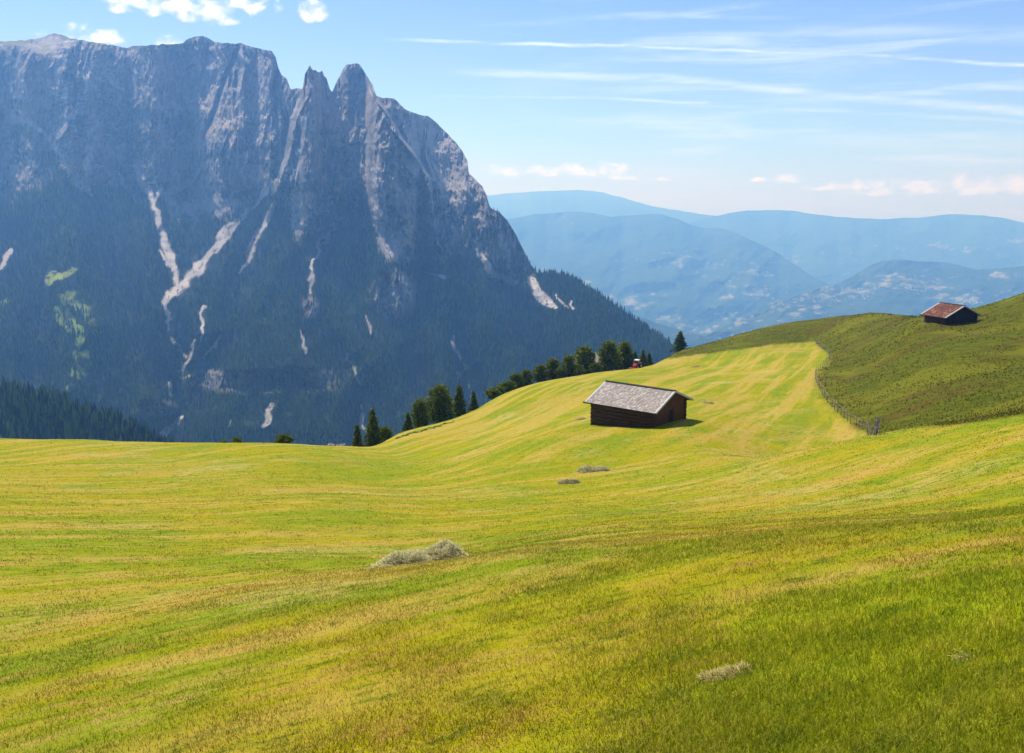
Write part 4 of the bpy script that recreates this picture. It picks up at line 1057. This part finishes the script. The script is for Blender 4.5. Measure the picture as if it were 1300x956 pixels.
for (px, py, w, h, lb, s) in [(736, 533, 9, 2.6, 'tiny flat hay patch left of the log hut', 7), (898, 512, 10, 2.4, 'tiny flat hay patch right of the log hut', 8), (883, 466, 6, 1.6, 'tiny hay patch high on the cut meadow below the lone tree', 9)]:
    c = ground_at(px, py); q = c[1] / F
    hay_heap('hay_patch', lb, c, [(0, 0, w * q, w * .8 * q, h * q, 0)], 900, .4, .02, M_STRAW, s, 'small wisps of hay around the log hut')
c = ground_at(918, 858); q = c[1] / F
hay_heap('straw_wisp', 'matted pale straw patch at the bottom edge of the near slope', c, [(0, 0, 42 * q, 24 * q, 3.5 * q, .35), (26 * q, 10 * q, 26 * q, 12 * q, 3 * q, .5)], 3600, .13, .003, M_STRAW, 12, 'dry straw wisps on the near slope')
c = ground_at(1222, 838); q = c[1] / F
hay_heap('straw_wisp', 'small loose tuft of dry straw in the lush grass at lower right', c, [(0, 0, 20 * q, 12 * q, 2.5 * q, .2)], 260, .16, .003, M_STRAW, 13, 'dry straw wisps on the near slope', 1.6)
# low grey stone pile just over the crest
c = crest_at(424, 70, 4.0); g = np.random.default_rng(4)
sp = thing('stone_heap', tuple(c), 'low heap of grey stones on the crest near the smallest spruce', 'stones')
m = MB()
for k in range(16):
    x, y, s = g.uniform(-1.0, 1.0), g.uniform(-.5, .5), g.uniform(.15, .32)
    bm = bmesh.new(); bmesh.ops.create_icosphere(bm, subdivisions=1, radius=s)
    b0 = [(vv.co.x * g.uniform(.8, 1.3) + x, vv.co.y * g.uniform(.8, 1.2) + y, vv.co.z * .7 + s * .4 + g.uniform(0, .2)) for vv in bm.verts]
    m.add(b0, [tuple(vv.index for vv in f.verts) for f in bm.faces]); bm.free()
m.build('stones', M_STONE, sp)
# row of dark grass tussocks along the edge below the clump
M_TUSS = simple_mat('dark_tussock', (0.05, 0.075, 0.008), (0.10, 0.12, 0.01), 3)
m = MB(); g = np.random.default_rng(9)
for k in range(20):
    f = k / 19; px = 505 + 70 * f + g.uniform(-1, 1); py = 556.5 - 21 * f + g.uniform(-.6, .6); c = ground_at(px, py)
    bm = bmesh.new(); bmesh.ops.create_icosphere(bm, subdivisions=2, radius=1)
    sx, sy, sz = g.uniform(.2, .5), g.uniform(.2, .35), g.uniform(.08, .18)
    b0 = [(vv.co.x * sx * g.uniform(.8, 1.2) + c[0], vv.co.y * sy * g.uniform(.8, 1.2) + c[1], vv.co.z * sz * g.uniform(.7, 1.3) + c[2]) for vv in bm.verts]
    m.add(b0, [tuple(vv.index for vv in f_.verts) for f_ in bm.faces]); bm.free()
tag(m.build('grass_tussocks', M_TUSS), 'dark tussocks in a line along the meadow edge below the lower clump', 'grass', kind='stuff')

# ------------------------------------------------------------------ haze
HZ = MB(); HZ.box(-17500, 17500, -2600, 19800, -1420, 660)
m, t, out = new_mat('haze_air')
pv = t.node('ShaderNodeVolumePrincipled')
pv.inputs['Color'].default_value = (0.20, 0.47, 1.0, 1)
pv.inputs['Density'].default_value = 1.8e-4
pv.inputs['Absorption Color'].default_value = (1, 1, 1, 1)
pv.inputs['Anisotropy'].default_value = 0.3
t.l.new(pv.outputs[0], out.inputs['Volume'])
tag(HZ.build('haze', m), 'blue summer haze between the mountains', 'haze', kind='stuff')

# ------------------------------------------------------------------ sky, clouds, sun
w = bpy.data.worlds.new('World'); scene.world = w; w.use_nodes = True
w.node_tree.nodes.clear(); t = NT(w.node_tree)
wo = t.node('ShaderNodeOutputWorld'); bg = t.node('ShaderNodeBackground')
sky = t.node('ShaderNodeTexSky'); sky.sky_type = 'NISHITA'; sky.sun_disc = False
sky.sun_elevation = SUN_EL; sky.sun_rotation = SUN_AZ; sky.altitude = 1500; sky.air_density = 1.2; sky.dust_density = 0.3; sky.ozone_density = 2.0
dirv = t.node('ShaderNodeTexCoord').outputs['Generated']
sp_ = t.node('ShaderNodeSeparateXYZ'); t.put(sp_.inputs[0], dirv)
az = t.m('ARCTAN2', sp_.outputs[0], sp_.outputs[1]); el = t.m('ARCSINE', sp_.outputs[2])
# work in degrees
azd = t.mul(az, 180 / math.pi); eld = t.mul(el, 180 / math.pi)
cv = t.node('ShaderNodeCombineXYZ'); t.put(cv.inputs[0], azd); t.put(cv.inputs[1], eld)
def ae(px, py):
    u, e = ray(px, py); u = float(u); e = float(e)
    return math.degrees(math.atan(u)), math.degrees(math.atan(e / math.hypot(1, u)))
def deg(npx): return npx * math.degrees(1 / F)
# cumulus: puffs with a flattish base
env = None
CL = [(240,-8,75,40),(190,2,48,30),(285,2,60,30),(160,12,22,10),(262,22,40,14),(398,18,18,16),(392,6,12,12),(110,48,36,14),(75,44,28,9),(216,54,24,9),
      (645,219,34,11),(690,219,44,9),(735,218,48,12),(768,217,34,12),(800,226,34,5),(832,228,18,4),(1003,228,24,7),(1085,237,55,7),(1115,234,40,9),(1150,238,60,10),(1190,232,30,8),(1215,236,45,13),(1255,240,50,11),(1290,238,40,14),(1180,244,100,8),(1330,236,50,16),(965,229,10,4),(1040,240,25,4)]
for px, py, wx, hy in CL:
    a0, e0 = ae(px, py)
    dx = t.mul(t.sub(azd, a0), 1 / deg(wx)); dy0 = t.sub(eld, e0)
    dy = t.m('MAXIMUM', t.mul(dy0, 1 / deg(hy)), t.mul(dy0, -1 / deg(hy * .6)))
    v_ = t.sub(1.0, t.add(t.mul(dx, dx), t.mul(dy, dy)))
    env = v_ if env is None else t.m('MAXIMUM', env, v_)
env = t.m('MAXIMUM', env, -1.0)
nc = t.noise(t.mapping(cv.outputs[0], scale=(1, 1.25, 1)), 0.85, 5, .52, .25); nc2 = t.noise(t.mapping(cv.outputs[0], scale=(1, 1.2, 1), loc=(0.05, -.12, 0)), 0.85, 5, .52, .25)
cum = t.step(t.add(t.mul(env, .55), t.mul(t.sub(nc, .5), 2.6)), .0, .85)
cum = t.mul(cum, t.mul(t.step(env, -.55, .25), t.add(.72, t.mul(t.step(eld, 1.0, 6.0), .28))))
lit = t.step(t.sub(nc, nc2), -.10, .08)
ccol = t.mix(t.step(eld, 1.0, 6.0), t.mix(lit, (0.72, 0.90, 1.25), (0.88, 1.05, 1.35)), t.mix(lit, (0.74, 0.80, 0.90), (1.0, 0.99, 0.96)))
# vapour trails and thin cirrus on the right
stk = None
def trail(pts, width, amp, seed):
    global stk
    A = [ae(*p) for p in pts]
    for (a1, e1), (a2, e2) in zip(A[:-1], A[1:]):
        sl = (e2 - e1) / (a2 - a1)
        c = t.add(e1, t.mul(t.sub(azd, a1), sl))
        wob = t.mul(t.sub(t.noise(t.mapping(cv.outputs[0], scale=(.35, .0, 0), loc=(seed, 0, 0)), 1.0, 3, .5), .5), .30)
        d = t.m('ABSOLUTE', t.mul(t.sub(t.sub(eld, c), wob), 1 / width))
        g_ = t.step(d, 1.0, 0.0)
        g_ = t.mul(g_, t.mul(t.step(azd, a1 - .3, a1 + .1 if len(A) > 2 and (a1, e1) != A[0] else a1 + 6), t.step(azd, a2 + .3, a2 - .1)))
        n = t.noise(t.mapping(cv.outputs[0], scale=(.16, 1.4, 0), loc=(seed * 3, 0, 0)), 1.0, 5, .65)
        g_ = t.mul(g_, t.mul(t.step(n, .25, .7), amp))
        stk = g_ if stk is None else t.m('MAXIMUM', stk, g_)
trail([(470, 48), (800, 58), (1080, 69), (1420, 88)], .17, .85, 1.0)
trail([(540, 88), (850, 100), (1120, 126), (1420, 150)], .42, .6, 4.0)
trail([(520, 122), (760, 124), (900, 131)], .16, .5, 7.0)
trail([(820, 132), (1050, 140), (1420, 160)], .22, .4, 9.0)
trail([(900, 45), (1100, 40), (1420, 45)], .7, .35, 12.0)
trail([(950, 175), (1200, 182), (1420, 190)], .7, .40, 15.0)
ci = t.noise(t.mapping(cv.outputs[0], scale=(.07, .75, 0), rot=(0, 0, R(5)), loc=(3, 1, 0)), 1.0, 6, .62, .5)
ci = t.mul(t.step(ci, .46, .74), t.mul(t.step(azd, -8, 16), .55))
veil = t.m('MAXIMUM', t.m('MAXIMUM', stk, ci), 0.0)
base = sky.outputs[0]
SKYW = 10.0
hsv = t.node('ShaderNodeHueSaturation'); hsv.inputs['Saturation'].default_value = 1.1; t.put(hsv.inputs['Color'], t.mix(1.0, base, t.mix(t.step(eld, 0.0, 9.0), (0.62, 0.80, 1.08), (0.82, 0.82, 1.06)), 'MULTIPLY'))
c = t.mix(veil, hsv.outputs[0], (7.4, 8.5, 9.8))
sc2 = t.node('ShaderNodeVectorMath', operation='SCALE'); t.put(sc2.inputs[0], ccol); t.put(sc2.inputs[3], t.add(9.5, t.mul(t.step(eld, 6.0, 1.0), 3.0)))
c = t.mix(cum, c, sc2.outputs[0])
t.put(bg.inputs['Color'], c); bg.inputs['Strength'].default_value = 0.10
t.l.new(bg.outputs[0], wo.inputs['Surface'])

sl = bpy.data.lights.new('sun', 'SUN'); sl.energy = 4.2; sl.angle = R(.55); sl.color = (1.0, .95, .86)
so = bpy.data.objects.new('sun', sl); COL.objects.link(so)
sd = Vector((math.sin(SUN_AZ) * math.cos(SUN_EL), math.cos(SUN_AZ) * math.cos(SUN_EL), math.sin(SUN_EL)))
so.rotation_euler = sd.to_track_quat('Z', 'Y').to_euler()

# ------------------------------------------------------------------ camera and render
cam = bpy.data.cameras.new('camera'); co = bpy.data.objects.new('camera', cam); COL.objects.link(co)
cam.sensor_fit = 'HORIZONTAL'; cam.sensor_width = 36; cam.lens = 36 * F / 1300; cam.clip_start = .1; cam.clip_end = 90000
co.location = (0, 0, 0); co.rotation_euler = (math.pi / 2 - PITCH, 0, 0)
scene.camera = co
scene.view_settings.view_transform = 'Standard'; scene.view_settings.look = 'None'
scene.view_settings.exposure = 0.5; scene.view_settings.gamma = 1.0; scene.view_settings.use_curve_mapping = False
scene.render.engine = 'CYCLES'
scene.cycles.max_bounces = 6; scene.cycles.diffuse_bounces = 3; scene.cycles.transmission_bounces = 4; scene.cycles.volume_bounces = 2; scene.cycles.transparent_max_bounces = 8
scene.cycles.use_denoising = True
try:
    scene.cycles.denoiser = 'OPENIMAGEDENOISE'; scene.cycles.denoising_input_passes = 'RGB_ALBEDO_NORMAL'; scene.cycles.denoising_prefilter = 'ACCURATE'
except Exception: pass
